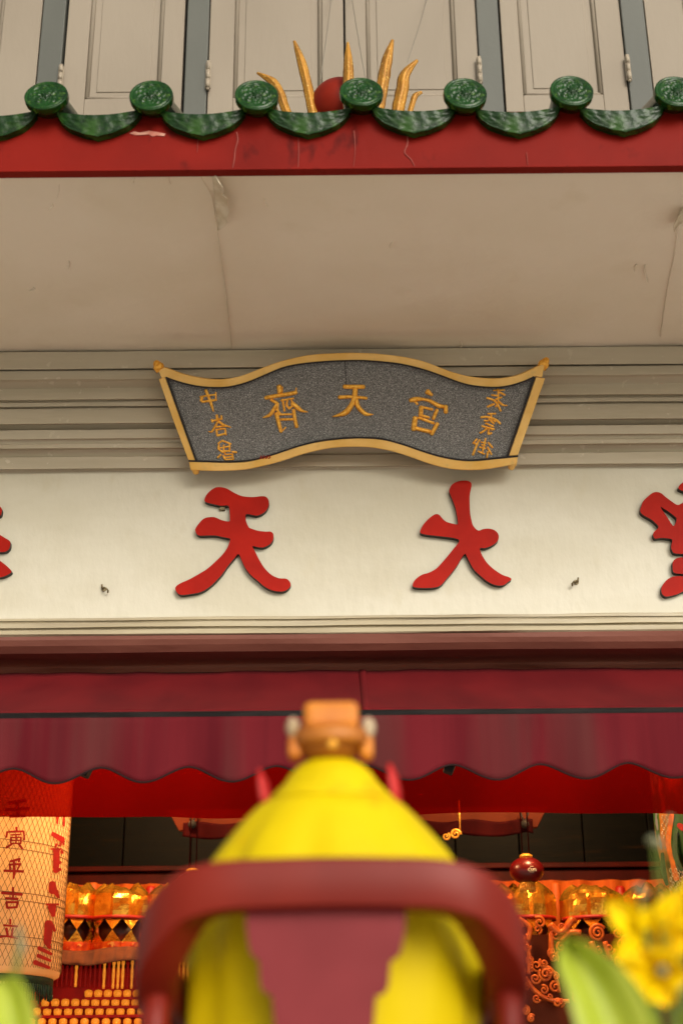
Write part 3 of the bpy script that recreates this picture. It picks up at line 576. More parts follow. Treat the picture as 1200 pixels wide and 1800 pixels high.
# ------------------------------------------------------------------ flaming pearl on the roof
YP = 4.05; pc = P(598, 191, YP)
pearl = thing('flaming_pearl', 'red ball ringed by six wavy gold flames standing on the green tiled eave', 'roof ornament', (pc.x, YP, pc.z - .18))
RP = 54 / 2500 * (pc - CAM).dot(FW)
MB().ball(pc, RP, 40, 24).build('pearl', 'ball', pearl)
MB().lathe([(.06, -.3), (.07, -.16), (.05, -.10), (.04, -RP * .8)], pc, 20).build('pedestal', 'tile_dark', pearl)
def flame(pts, ws, Y):
    q = spline([(a, b, c) for (a, b), c in zip(pts, ws)], 8); mb = MB(); rows = []
    for i, (x, y, ww) in enumerate(q):
        p = P(x, y, Y); k = (p - CAM).dot(FW) / 2500
        a, b = q[max(i - 1, 0)], q[min(i + 1, len(q) - 1)]; tx, ty = b[0] - a[0], b[1] - a[1]; l = math.hypot(tx, ty) or 1; nx, ny = -ty / l, tx / l
        hw = ww / 2 * k; sd = Vector((nx, 0, -ny)); row = []
        for c in range(14):
            th = 2 * math.pi * c / 14; fl = 1 + .26 * math.cos(4 * th) + .12 * nz((x * .08, y * .08, c * .9))
            row.append(p + sd * hw * math.cos(th) * fl + Vector((0, 1, 0)) * hw * .75 * math.sin(th) * fl)
        rows.append(row)
    mb.grid(rows, 0, True, True); mb.build('flame', 'goldflame', pearl)
yb_ = 205
flame([(508, yb_), (500, 187), (492, 165), (478, 143), (452, 128)], [13, 13, 14, 13, 4], YP - .02)
flame([(551, yb_), (548, 188), (540, 150), (530, 110), (517, 72)], [15, 15, 14, 13, 4], YP - .05)
flame([(612, 215), (612, 186), (612, 150), (612, 110), (611, 74)], [15, 15, 16, 13, 3], YP - .14)
flame([(663, yb_), (667, 185), (672, 150), (680, 105), (690, 70)], [15, 15, 17, 15, 4], YP - .05)
flame([(697, yb_), (700, 188), (706, 160), (712, 130), (733, 106)], [19, 18, 18, 15, 5], YP - .02)
flame([(718, yb_), (724, 183), (730, 168), (741, 162)], [9, 8, 9, 5], YP - .01)
for (a, b) in (((617, -10), (644, 150)), ((752, -10), (716, 108)), ((583, -10), (563, 140))):
    p, q = P(a[0], a[1], YW - .06), P(b[0], b[1], YP + .03)
    MB().tube([p, p.lerp(q, .5) - Vector((0, 0, .01)), q], .0016, 6).build('guy_wire', 'wire', pearl)

# ------------------------------------------------------------------ awning
YA, YAB = 4.02, 4.62
awn = thing('retractable_awning', 'maroon canvas awning with scalloped faded valance across the temple opening', 'awning', (0, YA, P(600, 1255, YA).z))
za0, za1 = P(600, 1250, YA).z, P(600, 1181, YAB).z
mb = MB(); rows = []
for j in range(13):
    t = j / 12; rows.append([Vector((XL + .1 + (XR - XL - .2) * i / 110, YA + .012 + (YAB - YA - .012) * t, za0 + .004 + (za1 - za0) * t - .012 * math.sin(math.pi * t) + .005 * nz((i * .35, j * .2, 8)) * (1 if t < 1 else 1.6))) for i in range(111)])
mb.grid(rows); mb.build('canvas', 'awning', awn, solid=.002, recalc=False)
mb = MB(); mb.tube([(XL + .1, YA, za0 - .010), (XR - .1, YA, za0 - .010)], .013, 14); mb.span((XL + .1, YA - .0135, za0 - .016), (XR - .1, YA - .011, za0 - .011)); mb.build('front_bar', 'alum', awn)
mb = MB(); mb.tube([(XL + .1, YAB + .02, za1 - .02), (XR - .1, YAB + .02, za1 - .02)], .028, 16); mb.build('roller_tube', 'alum', awn)
for X in (-1.35, P(640, 1215, 4.3).x, 1.5):
    mb = MB(); rows = []
    for j in range(13):
        t = j / 12; z = za0 + .0065 + (za1 - za0) * t - .012 * math.sin(math.pi * t)
        rows.append([Vector((X - .011, YA + .012 + (YAB - YA - .012) * t, z)), Vector((X + .011, YA + .012 + (YAB - YA - .012) * t, z))])
    mb.grid(rows); mb.build('canvas_seam', 'awning', awn, solid=.004, recalc=False)
x25, x178 = P(25, 1352, YA).x, P(795, 1345, YA).x; per = (x178 - x25) / 5
zc = P(410, 1348, YA).z; zt_ = P(410, 1377, YA).z
def hem(X):
    u = (X - x25) / per; return zc - (zc - zt_) * (0.5 - 0.5 * math.cos(2 * math.pi * u)) ** .9
mb = MB(); rows = []; nx = 420
for j in range(11):
    t = j / 10; row = []
    for i in range(nx + 1):
        X = XL + .1 + (XR - XL - .2) * i / nx; zt2 = za0 - .014; z = zt2 + (hem(X) - zt2) * t
        row.append(Vector((X, YA - .012 + .010 * t * math.sin(2 * math.pi * (X - x25) / per + 1.2) + .008 * t * nz((X * 3, 0, 4)), z)))
    rows.append(row)
mb.grid(rows); mb.build('valance', 'valance', awn, solid=.0015, recalc=False)
MB().tube([p + Vector((0, -.001, 0)) for p in rows[-1]], .0028, 6).build('hem_piping', 'piping', awn)
for (x, y) in ((150, 1362), (392, 1364), (790, 1356)):
    p = P(x, y, 4.35); mb = MB(); mb.box(p + Vector((0, 0, .012)), (.03, .05, .035), 0, rot=Matrix.Rotation(.4, 3, 'Y')); q = p + Vector((0.02, .0, .02))
    mb.tube([p + Vector((0, 0, .03)), Vector((p.x + .25, 4.10, za0 - .02))], .012, 10); mb.tube([p + Vector((0, 0, .03)), Vector((p.x + .1, 4.6, za1 - .04))], .012, 10)
    mb.build('folding_arm', 'dark', awn, .004)

# ------------------------------------------------------------------ sheer red banner inside the opening
YR = 5.12
zr0 = P(600, 1434, YR).z
mb = MB(); rows = []
for j in range(9):
    t = j / 8; rows.append([Vector((-2.3 + 4.6 * i / 160, YR + .012 * math.sin(i * .31 + nz((i * .05, 1, 1)) * 3) * (.3 + .7 * t), 1.5 + 1.28 + (zr0 - 2.78) * t - .006 * math.sin(i * .11) * t)) for i in range(161)])
mb.grid(rows); bn = mb.build('cloth_banner', 'sheer', None, recalc=False)
tag(bn, 'sheer red cloth banner strung across the opening behind the awning', 'banner')
MB().tube([(-2.52, YR, 2.78), (2.52, YR, 2.78)], .008, 8).build('rod', 'alum', bn)

# ------------------------------------------------------------------ lanterns
def px_r(r, p): return r / 2500 * (p - CAM).dot(FW)
LY = 5.70; lc = P(-52, 1560, LY); LR = px_r(166, lc); zl0 = P(60, 1712, LY - LR * .8).z; zl1 = zl0 + 1.02
lan = thing('paper_lantern', 'large glowing cream drum lantern with red writing and rib netting, at the left edge', 'lantern', (lc.x, LY, zl0))
prof = [(LR * .90, .0), (LR * .985, .018), (LR, .05), (LR, 1.0 - .05), (LR * .985, .985), (LR * .9, 1.0)]
mb = MB(); mb.lathe(prof, (lc.x, LY, zl0), 96, cap=False); mb.build('paper_shade', 'paper', lan, solid=.0012, recalc=False)
mb = MB(); mb.lathe([(LR * .86, -.02), (LR * .93, -.02), (LR * .93, .012), (LR * .86, .012), (LR * .86, -.02)], (lc.x, LY, zl0), 72, cap=False)
for k in range(150):
    a = k / 150 * 2 * math.pi; x, y = lc.x + LR * .92 * math.cos(a), LY + LR * .92 * math.sin(a); mb.tube([(x, y, zl0 - .01), (x + random.uniform(-.004, .004), y, zl0 - .05 - random.uniform(0, .02))], .004, 4)
mb.build('base_fringe', 'rim', lan)
mb = MB(); mb.lathe([(LR * .86, .99), (LR * .94, .99), (LR * .94, 1.02), (LR * .86, 1.02), (LR * .86, .99)], (lc.x, LY, zl0), 72, cap=False); mb.build('top_rim', 'rim', lan)
mb = MB(); nh = 96; RR = LR + .0016
for k in range(nh):
    for s in (-1, 1):
        pts = []
        for j in range(23):
            z = .03 + .94 * j / 22; a = 2 * math.pi * k / nh + s * z * 0.52 / LR; pts.append((lc.x + RR * math.cos(a), LY + RR * math.sin(a), zl0 + z))
        mb.tube(pts, .0009, 3, cap=False)
mb.build('rib_netting', 'net', lan, stuff=True)
for y in (1470, 1485, 1562, 1576, 1640, 1655):
    z = P(60, y, LY - LR).z; MB().tube([(lc.x + RR * math.cos(a / 48 * math.pi), LY + RR * math.sin(a / 48 * math.pi), z) for a in range(97)], .0013, 5, cap=False).build('hoop', 'net', lan)
ls = cyl_surf(lc.x, LY, LR + .004)
def ink(strokes, sc, ox, oy, lab):
    mb = MB()
    for i, (pts, ws) in enumerate(strokes):
        mb.stroke(xr(pts, sc, ox, oy), [q / sc for q in ws] if isinstance(ws, (list, tuple)) else ws / sc, ls, .0003 * (i % 3), flat=True)
    return mb.build('ink_character', 'lantred', lan, label=lab, recalc=False)
ink([([(105,75),(290,45)],40),([(60,150),(330,135)],36),([(200,60),(205,220)],36),([(115,225),(285,220)],34)], 6.43, 0, 1400, 'first small red character of the column')
ink([([(188,350),(192,385)],26),([(100,400),(270,395)],24),([(85,400),(75,460)],24),([(270,395),(280,490)],22),([(130,435),(235,430)],18),([(125,465),(125,530)],20),([(125,465),(235,462)],18),([(240,462),(238,530)],20),([(130,498),(235,496)],16),([(185,440),(185,535)],18),([(125,532),(240,530)],18),([(140,535),(75,580)],26),([(215,535),(255,590)],26)], 6.43, 0, 1400, 'second small red character of the column')
ink([([(120,735),(230,705)],28),([(110,770),(235,765)],26),([(50,840),(265,848)],30),([(115,770),(118,830)],24),([(225,700),(215,740)],22),([(225,770),(200,830)],20),([(160,730),(165,850),(155,930)],[30,34,18])], 6.43, 0, 1400, 'third small red character of the column')
ink([([(25,1090),(250,1108)],34),([(150,1030),(150,1100)],26),([(150,1100),(150,1150)],24),([(70,1150),(205,1158)],28),([(75,1195),(85,1260)],28),([(75,1195),(210,1195)],26),([(205,1195),(190,1255)],26),([(85,1258),(190,1252)],26)], 6.43, 0, 1400, 'fourth small red character of the column')
ink([([(120,1390),(120,1440)],24),([(45,1455),(200,1470)],24),([(75,1490),(90,1570)],30),([(150,1490),(135,1580)],24),([(0,1588),(80,1580),(205,1605)],[28,24,18])], 6.43, 0, 1400, 'fifth small red character of the column')
ink([([(290,200),(290,270)],[30,14]),([(355,190),(352,290)],22),([(240,370),(340,430)],[44,60]),([(270,500),(285,470)],22),([(310,490),(330,450)],22),([(345,480),(350,440)],16),([(225,520),(330,520)],18),([(280,530),(275,740)],[66,60]),([(330,540),(335,560)],30),([(320,650),(300,660)],30),([(320,720),(300,730)],30)], 5.63, 50, 1400, 'upper part of the large red character at the rim')
ink([([(240,860),(245,940)],[70,86]),([(270,940),(300,1000)],[60,24]),([(180,1068),(300,1068)],20),([(235,1090),(250,1180)],[90,40]),([(205,1250),(190,1450)],[84,78]),([(240,1270),(262,1330)],30),([(190,1450),(215,1500)],[60,30]),([(105,1500),(230,1560)],[44,30]),([(95,1575),(220,1625)],[42,28]),([(65,1640),(210,1695)],[50,30])], 5.63, 50, 1400, 'lower part of the large red character at the rim')
bl = bpy.data.lights.new('lantern_bulb', 'POINT'); bl.energy = 10.5; bl.color = (1.0, 0.72, 0.42); bl.shadow_soft_size = .05
bo = bpy.data.objects.new('lantern_bulb', bl); C.collection.objects.link(bo); bo.parent = lan; bo.matrix_parent_inverse = Matrix.Translation(-Vector(lan.location)); bo.location = (lc.x, LY, zl0 + .62)
MB().tube([(lc.x, LY, zl0 + .70), (lc.x, LY  , 3.49)], .006, 8).build('hanging_cord', 'dark', lan)
mb = MB(); mb.box((lc.x, LY, zl1 - .01), (LR * 1.9, .02, .012)); mb.box((lc.x, LY, zl1 - .01), (.02, LR * 1.9, .011)); mb.build('cross_bar', 'dark', lan)

RC2 = P(1338, 1500, LY); rR = px_r(180, RC2); zq0 = P(1200, 1592, LY - .2).z
ln2 = thing('painted_lantern', 'drum lantern painted with a green and orange dragon, at the right edge behind flowers', 'lantern', (RC2.x, LY, zq0))
prof = [(rR * .70, .0), (rR * .80, .03), (rR * .90, .10), (rR * .965, .18), (rR, .28), (rR, .95), (rR * .9, 1.05)]
MB().lathe(prof, (RC2.x, LY, zq0), 80, cap=False).build('paper_shade', 'dragonpaper', ln2, solid=.0012, recalc=False)
MB().lathe([(rR * .66, -.02), (rR * .72, -.02), (rR * .72, .012), (rR * .66, .012), (rR * .66, -.02)], (RC2.x, LY, zq0), 60, cap=False).build('base_rim', 'rim', ln2)
s2 = cyl_surf(RC2.x, LY, rR + .003)
def scales(name, m, cells, r):
    mb = MB()
    for (x, y) in cells:
        p, n = s2(x, y); sd = n.cross(Vector((0, 0, 1))).normalized(); up = Vector((0, 0, 1)); ring = []
        for k in range(10):
            a = 2 * math.pi * k / 10; ring.append(p + (sd * math.cos(a) + up * math.sin(a)) * r)
        mb.tube(ring + [ring[0]], r * .22, 5, cap=False)
    mb.build(name, m, ln2)
scales('dragon_scale', 'pompom', [(1163 + 7 * i + 3 * (j % 2), 1436 + 7 * j) for i in range(2) for j in range(6)], .006)
scales('dragon_scale', 'pompom', [(1178 + 9 * i + 4 * (j % 2), 1530 + 8 * j) for i in range(3) for j in range(5)], .008)
MB().stroke([(1180, 1432), (1174, 1480), (1180, 1510), (1188, 1545)], [8, 9, 8, 10], s2, .001, flat=True).build('painted_band', 'carved', ln2, recalc=False)
MB().stroke([(1164, 1500), (1166, 1530), (1172, 1555)], [6, 10, 6], s2, .002, flat=True).build('painted_band', 'rim', ln2, recalc=False)
MB().stroke([(1192, 1450), (1202, 1455), (1215, 1448)], [8, 12, 8], s2, .002, flat=True).build('painted_band', 'lantred', ln2, recalc=False)
MB().stroke([(1188, 1460), (1186, 1500), (1198, 1530)], [5, 9, 6], s2, .0025, flat=True).build('painted_band', 'rim', ln2, recalc=False)
MB().tube([(RC2.x, LY, zq0 + .9), (RC2.x, LY  , 3.49)], .006, 8).build('hanging_cord', 'dark', ln2)
mb = MB(); mb.box((RC2.x, LY, zq0 + 1.04), (rR * 1.85, .02, .012)); mb.box((RC2.x, LY, zq0 + 1.04), (.02, rR * 1.85, .011)); mb.build('cross_bar', 'dark', ln2)

# ------------------------------------------------------------------ inside of the hall
YPN = 6.9
zp0 = P(600, 1521, YPN).z
pan = thing('plank_panel', 'dark lacquered plank panel running behind the red banner', 'wood panel', (0, YPN, zp0))
seam = [217 - 117 * 3, 100 - 117, 100, 217, 335, 452, 568, 684, 800, 912, 1025, 1140, 1256, 1372]
for a, b in zip(seam[:-1], seam[1:]):
    mb = MB(); mb.span((P(a, 1480, YPN).x + .003, YPN + random.uniform(0, .004), zp0), (P(b, 1480, YPN).x - .003, YPN + .03, 3.49)); mb.build('plank', 'darkwood', pan, .003)
xw = (P(-260, 1480, YPN).x, P(1380, 1480, YPN).x)
mb = MB(); mb.span((max(xw[0], -2.5), YPN - .05, P(600, 1531, YPN).z), (min(xw[1], 2.5), YPN + .04, zp0 - .002)); lb = mb.build('rail', 'redwood', pan, .004)
mb = MB(); mb.span((-2.5, YPN - .02, P(600, 1546, YPN).z - .30), (2.5, YPN + .05, P(600, 1531, YPN).z - .002)); mb.build('lower_board', 'redwood', pan, .004)
# glowing orange cloth with vertical folds behind the offerings
YC = 6.75; zc1 = P(600, 1551, YC).z; mb = MB(); rows = []
for j in range(3):
    z = zc1 - j * .35; rows.append([Vector((-2.3 + 4.6 * i / 400, YC + .018 * math.sin(i * .55 + 2 * nz((i * .05, 0, 7))), z)) for i in range(401)])
mb.grid(rows); tag(mb.build('altar_curtain', 'orange', None, solid=.002, recalc=False), 'orange pleated altar cloth hanging behind the gold foil offerings', 'curtain')
# altar shelf
YS = 6.35; zs = P(600, 1690, YS).z
sh_ = thing('altar_shelf', 'orange lacquered altar shelf carrying the gold foil offerings', 'altar', (0, YS, 0.03))
mb = MB(); mb.span((-2.2, YS - .26, zs - .05), (2.2, YS + .30, zs)); mb.build('shelf_top', 'salmon', sh_, .006)
mb = MB(); mb.span((-2.2, YS + .10, .03), (2.2, YS + .28, zs - .052)); mb.build('altar_body', 'redwood', sh_)
# gold foil offerings: faceted drums with torn rolled tops, a red ribbon and a zigzag skirt
def foil_drum(n, R, H, seed):
    """pleated foil drum: straight facets, rounded crumpled shoulders, an open folded lip"""
    rnd = random.Random(seed); mb = MB(); rows = []; na = n * 5
    for (t, rr) in ((0, .99), (.2, 1.0), (.4, 1.01), (.58, 1.0), (.72, .97), (.83, .88), (.92, .74), (1.0, .60), (.95, .46), (.86, .36)):
        row = []
        for k in range(na):
            a = 2 * math.pi * k / na; fac = math.cos(math.pi / n) / math.cos((a % (2 * math.pi / n)) - math.pi / n)
            up = max(0, t - .55) / .45; c, s_ = math.cos(a), math.sin(a)
            r = R * rr * fac * (1 + .045 * (1 if (k // 5) % 2 else -1) * (1 - up) + .05 * nz((c * 2.2, s_ * 2.2, t * 4 + seed)) + up * .13 * nz((c * 3.5, s_ * 3.5, t * 3 + seed + 5)))
            z = H * (t + up * (.22 * nz((c * 2.6, s_ * 2.6, seed + 20)) - .02)) 
            row.append(Vector((r * c, r * s_, z)))
        rows.append(row)
    mb.grid(rows, 0, False, True); return mb
def skirt(n, R, H):
    up = MB()
    for k in range(n):
        a0, a1 = 2 * math.pi * (k + .5) / n, 2 * math.pi * (k + 1.5) / n; am = (a0 + a1) / 2
        def q(a, r, z): return Vector((r * math.cos(a), r * math.sin(a), z))
        A, B, T, I = q(a0, R * .97, -.002), q(a1, R * .97, -.002), q(am, R * 1.0, -H * .5), q(am, R * .86, -.01)
        up.add([A, B, T, I], [(0, 2, 3), (2, 1, 3), (0, 3, 1), (0, 1, 2)])
        A, B, T, I = q(a0, R * .97, -H), q(a1, R * .97, -H), q(am, R * 1.0, -H * .5), q(am, R * .86, -H)
        up.add([A, B, T, I], [(0, 2, 3), (2, 1, 3), (0, 3, 1), (0, 1, 2)])
    return up
foils = [(62, 1604, 50), (128, 1602, 46), (212, 1600, 52), (308, 1598, 48), (858, 1596, 46), (928, 1594, 46), (1040, 1592, 56), (1136, 1588, 44), (1240, 1588, 50)]
labs = ['crinkled gold foil offering drum hidden behind the cream lantern', 'narrow gold foil offering drum peeking out beside the cream lantern', 'wide gold foil offering drum between the cream lantern and the red chair', 'gold foil offering drum just left of the red chair rail', 'gold foil offering drum just right of the red chair rail', 'gold foil offering drum right under the red ball ornament', 'widest gold foil offering drum, above the green leaf', 'gold foil offering drum beside the painted dragon lantern', 'gold foil offering drum behind the painted dragon lantern']
for i, ((x, y, r), lab) in enumerate(zip(foils, labs)):
    if i in (0, 8): continue
    c = P(x, y, 6.3); R = px_r(r, c); zt_ = P(x, 1552, 6.3 - R).z; zm = P(x, 1612, 6.3 - R).z; zz = P(x, 1655, 6.3 - R).z
    f = thing('foil_offering', lab, 'offering', (c.x, 6.3, zs), 'gold foil drums on the altar')
    rot = Matrix.Rotation(random.uniform(0, 1), 4, 'Z')
    def put(mb, name, m, **k):
        mb.v = [tuple(rot @ Vector(v) + Vector((c.x, 6.3, zm))) for v in mb.v]; return mb.build(name, m, f, **k)
    put(foil_drum(10, R, zt_ - zm, i * 3.7), 'foil_drum', 'foil', solid=.001, recalc=False)
    put(MB().lathe([(R * .55, 0), (R * .5, (zt_ - zm) * .75)], (0, 0, 0), 16), 'inner_core', 'foil_dark')
    put(MB().lathe([(R * .995, -.004), (R * 1.03, -.004), (R * 1.03, .010), (R * .995, .010), (R * .995, -.004)], (0, 0, 0), 48, cap=False), 'ribbon', 'ribbon')
    put(skirt(10, R, zm - zz), 'zigzag_skirt', 'foil', recalc=True)
    put(MB().lathe([(R * .66, zz - zm - .004), (R * .72, -.01)], (0, 0, 0), 24), 'drum_base', 'foil_dark')
    w_ = MB().lathe([(R * .98, zs - zm), (R * 1.04, (zs - zm) * .75 + (zz - zm) * .25), (R * 1.0, (zs + zz) / 2 - zm), (R * .99, zz - zm), (R * .5, zz - zm + .002)], (0, 0, 0), 36, fn=lambda q_, z_, a_: q_ * (1 + .07 * nz((math.cos(a_) * 7, math.sin(a_) * 7, z_ * 40 + i)))); w_.sm = [False] * len(w_.sm)
    put(w_, 'crinkled_wrap', 'wrap')
# small candles between the drums
for i, (x, hgt, lab) in enumerate(((162, 90, 'red'), (264, 95, ''), (978, 85, ''), (1092, 95, ''))):
    c = P(x, 1600, 6.5); zt_ = P(x, 1552 + i % 2 * 6, 6.5).z; mb = MB(); mb.lathe([(.022, 0), (.022, zt_ - zs - .01), (.016, zt_ - zs)], (c.x, 6.5, zs), 14)
    k = tag(mb.build('altar_candle', 'ribbon' if i % 2 else 'orange', None), ['tall orange candle between the two left foil drums', 'tall red candle behind the left chair post', 'tall orange candle between the ball ornament and the widest foil drum', 'tall red candle beside the drum near the dragon lantern'][i], 'candle', 'candles on the altar shelf')
# red ball ornaments on cords
def red_ball(x, y, r, ytop, lab, mark):
    c = P(x, y, 6.0); R = px_r(r, c)
    b = thing('ball_ornament', lab, 'ornament', (c.x, 6.0, c.z), 'red ball ornaments hung on cords')
    MB().ball(c, R, 32, 20, sc=(1.12, 1.12, .86)).build('ball', 'redball', b)
    MB().lathe([(R * .30, R * .78), (R * .42, R * .84), (R * .42, R * .95), (R * .26, R * 1.05)], c, 20).build('top_cap', 'gold', b)
    mb = MB(); mb.lathe([(R * .26, -R * 1.02), (R * .5, -R * .92), (R * .5, -R * .78)], c, 20)
    for k in range(24):
        a = k / 24 * 2 * math.pi; mb.tube([(c.x + R * .45 * math.cos(a), 6.0 + R * .45 * math.sin(a), c.z - R * .85), (c.x + R * .5 * math.cos(a), 6.0 + R * .5 * math.sin(a), c.z - R * 1.35)], .004, 4)
    mb.build('bottom_fringe', 'gold', b)
    mb = MB()
    for s in (-1, 1): mb.tube([(c.x + s * .014, 6.0, c.z + R * .9), (c.x + s * .014, 6.0  , 3.49)], .0028, 6)
    mb.build('hanging_cord', 'maroon_cloth', b)
    if mark:
        def bs(px, py):
            d = ray(px, py).normalized(); o = CAM - c; bq = d.dot(o); cq = o.dot(o) - (R * 1.14) ** 2; t = -bq - math.sqrt(max(bq * bq - cq, 0)); p = CAM + d * t
            n = (p - c).normalized(); return Vector((c.x + n.x * R * 1.13, 6.0 + n.y * R * 1.13, c.z + n.z * R * .90)), n
        mb = MB(); ox, oy = 780, 1420; k = 6.0
        for pts in ([(905, 635), (888, 648), (892, 668), (908, 672)], [(918, 640), (920, 665), (934, 666), (936, 640)], [(946, 672), (946, 645), (962, 645), (968, 672)]):
            mb.stroke([(ox + a / k, oy + b_ / k) for a, b_ in pts], 1.7, bs, .001, flat=True)
        mb.stroke([(ox + 905 / k, oy + 612 / k), (ox + 940 / k, oy + 615 / k)], .9, bs, .001, flat=True); mb.stroke([(ox + 905 / k, oy + 687 / k), (ox + 945 / k, oy + 688 / k)], .9, bs, .001, flat=True)
        mb.build('white_print', 'whitemark', b, recalc=False)
red_ball(925, 1530, 27, 1437, 'dark red ball ornament with small white print hanging before the foil drums', True)
red_ball(338, 1556, 27, 1437, 'dark red ball ornament hanging just behind the left shoulder of the chair rail', False)
# hanging sign seen below the banner: salmon board with maroon cloth swags
YH = 6.1; hx = P(630, 1450, YH)
hgn = thing('hanging_signboard', 'salmon tapered board with dark maroon swags hanging below the red banner', 'sign', (hx.x, YH, P(630, 1458, YH).z))
z0, z1 = P(630, 1457, YH).z, P(630, 1420, YH).z; xl, xr_ = P(314, 1457, YH).x, P(944, 1457, YH).x
mb = MB(); mb.add([(xl, YH, z0), (xr_, YH, z0), (xr_ + .05, YH, z1), (xl - .05, YH, z1), (xl, YH + .03, z0), (xr_, YH + .03, z0), (xr_ + .05, YH + .03, z1), (xl - .05, YH + .03, z1)], [(0, 1, 2, 3), (4, 7, 6, 5), (0, 4, 5, 1), (1, 5, 6, 2), (2, 6, 7, 3), (3, 7, 4, 0)])
mb.build('tapered_board', 'salmon', hgn, .003)
mb = MB(); rows = []
for j in range(7):
    t = j / 6; row = []
    for i in range(121):
        u = i / 120; X = xl + .02 + (xr_ - xl - .04) * u; zt2 = P(630, 1445, YH).z + .006 * math.sin(u * 40); zb2 = P(630, 1458, YH).z - .020 - .018 * abs(math.sin(u * 5 * math.pi + .3))
        row.append(Vector((X, YH - .012 - .008 * math.sin(u * 60) * t, zt2 + (zb2 - zt2) * t)))
    rows.append(row)
mb.grid(rows); mb.build('cloth_swag', 'maroon_cloth', hgn, solid=.002, recalc=False)
for x in (338, 922):
    p = P(x, 1449, YH - .03); mb = MB(); mb.ball(p, .018, 12, 8); mb.tube([p, p + Vector((.02, 0, .06))], .004, 6); mb.tube([p, p + Vector((-.02, 0, .06))], .004, 6); mb.build('cord_knot', 'dark', hgn)
mb = MB()
for s in (-.45, .45): mb.tube([(hx.x + s, YH + .015, z1 - .01), (hx.x + s, YH + .015  , 3.49)], .005, 6)
mb.build('hanging_cord', 'dark', hgn)
# small gilt curl seen beside the yellow shoulder
def spiral(c, r, turns, tr, mb, flip=1, ph=0.0, tilt=0.0):
    pts = []; n = int(22 * turns)
    for i in range(n + 1):
        t = i / n; a = ph + flip * 2 * math.pi * turns * t; q = r * (1 - .86 * t); pts.append(Vector(c) + Vector((q * math.cos(a), -.012 * t, q * math.sin(a))))
    mb.tube(pts, [tr * (1 - .5 * i / n) for i in range(n + 1)], 7)
# votive lamp rack on the left
YV = 6.0
rk = thing('votive_rack', 'stepped red rack of tiny glowing gilt votive lamps, lower left', 'lamp rack', (P(200, 1790, YV).x, YV + .1, 0.03))
pV = P(200, 1770, YV); kx = px_r(1, pV)
def lamp_mesh():
    mb = MB(); mb.lathe([(.002, -.0145), (.011, -.0138), (.0145, -.009), (.016, -.002), (.0165, .005), (.0155, .010), (.010, .0145), (.002, .016)], (0, 0, 0), 14); mb.ball((0, -.0145, -.004), .006, 8, 6); return mb
lm = None
x0r, x1r = P(40, 1790, YV).x, P(340, 1790, YV).x
rowsy = [(1850, 40, 340, 19.5, 0), (1832, 40, 340, 19.2, 0), (1815, 40, 340, 19, 0), (1797, 55, 340, 18.8, 0), (1779, 65, 340, 18.4, .01), (1763, 80, 340, 17.6, .02), (1747, 156, 340, 17.0, .03)]
for (y, xa_, xb_, sp, dy) in rowsy:
    x = xa_
    while x < xb_:
        p = P(x, y, YV + dy)
        if lm is None: lm = lamp_mesh().build('votive_lamp', 'lampgold', rk, loc=p); lm.location = p
        else: link('votive_lamp', lm.data, rk, loc=p)
        x += sp
    pa, pb_ = P(xa_ - 8, y + 8.2, YV + dy), P(xb_ + 6, y + 8.2, YV + dy)
    mb = MB(); mb.span((pa.x, YV + dy - .022, pa.z - .007), (pb_.x, YV + dy + .03, pa.z + .004)); mb.build('rack_rail', 'lampred', rk, .002)
zb_ = P(200, 1860, YV).z
mb = MB(); mb.span((P(45, 1800, YV).x, YV + .05, .03), (P(345, 1800, YV).x, YV + .14, P(200, 1700, YV).z)); mb.build('rack_body', 'lampred', rk)
st = None; x = 92
while x < 330:
    y0, y1 = (1735, 1697) if x < 150 else (1738, 1688); p0, p1 = P(x, y0, YV + .02), P(x, y1, YV + .02); L = p1.z - p0.z
    mb = MB(); mb.lathe([(.004, 0), (.006, L * .1), (.0045, L * .2), (.0065, L * .5), (.0045, L * .8), (.007, L * .9), (.005, L)], (0, 0, 0), 8); mb.build('baluster', 'lampgold' if random.random() < .45 else 'lampred', rk, loc=p0); x += 8.2
for y in (1690, 1680):
    pa, pb_ = P(88, y, YV), P(160, y, YV); mb = MB(); mb.span((pa.x, YV - .02, pa.z - .005), (pb_.x, YV + .05, pa.z + .004)); mb.build('rack_rail', 'carved', rk, .002)
mb = MB(); rows = []
for j in range(5):
    row = []
    for i in range(61):
        u = i / 60; x = 95 + 240 * u; yy = (1668 + 4 * math.sin(u * 9)) + (22 + 4 * math.sin(u * 5)) * j / 4
        row.append(P(x, yy, YV - .02 - .05 * j / 4 + .015 * nz((u * 9, j * .7, 3))))
    rows.append(row)
mb.grid(rows); mb.build('canopy_cloth', 'canopy', rk, solid=.004, recalc=False)
mb = MB(); mb.span((P(95, 1690, YV).x, YV - .02, P(200, 1686, YV).z), (P(335, 1690, YV).x, YV + .14, P(200, 1672, YV).z)); mb.build('canopy_board', 'redwood', rk, .003)
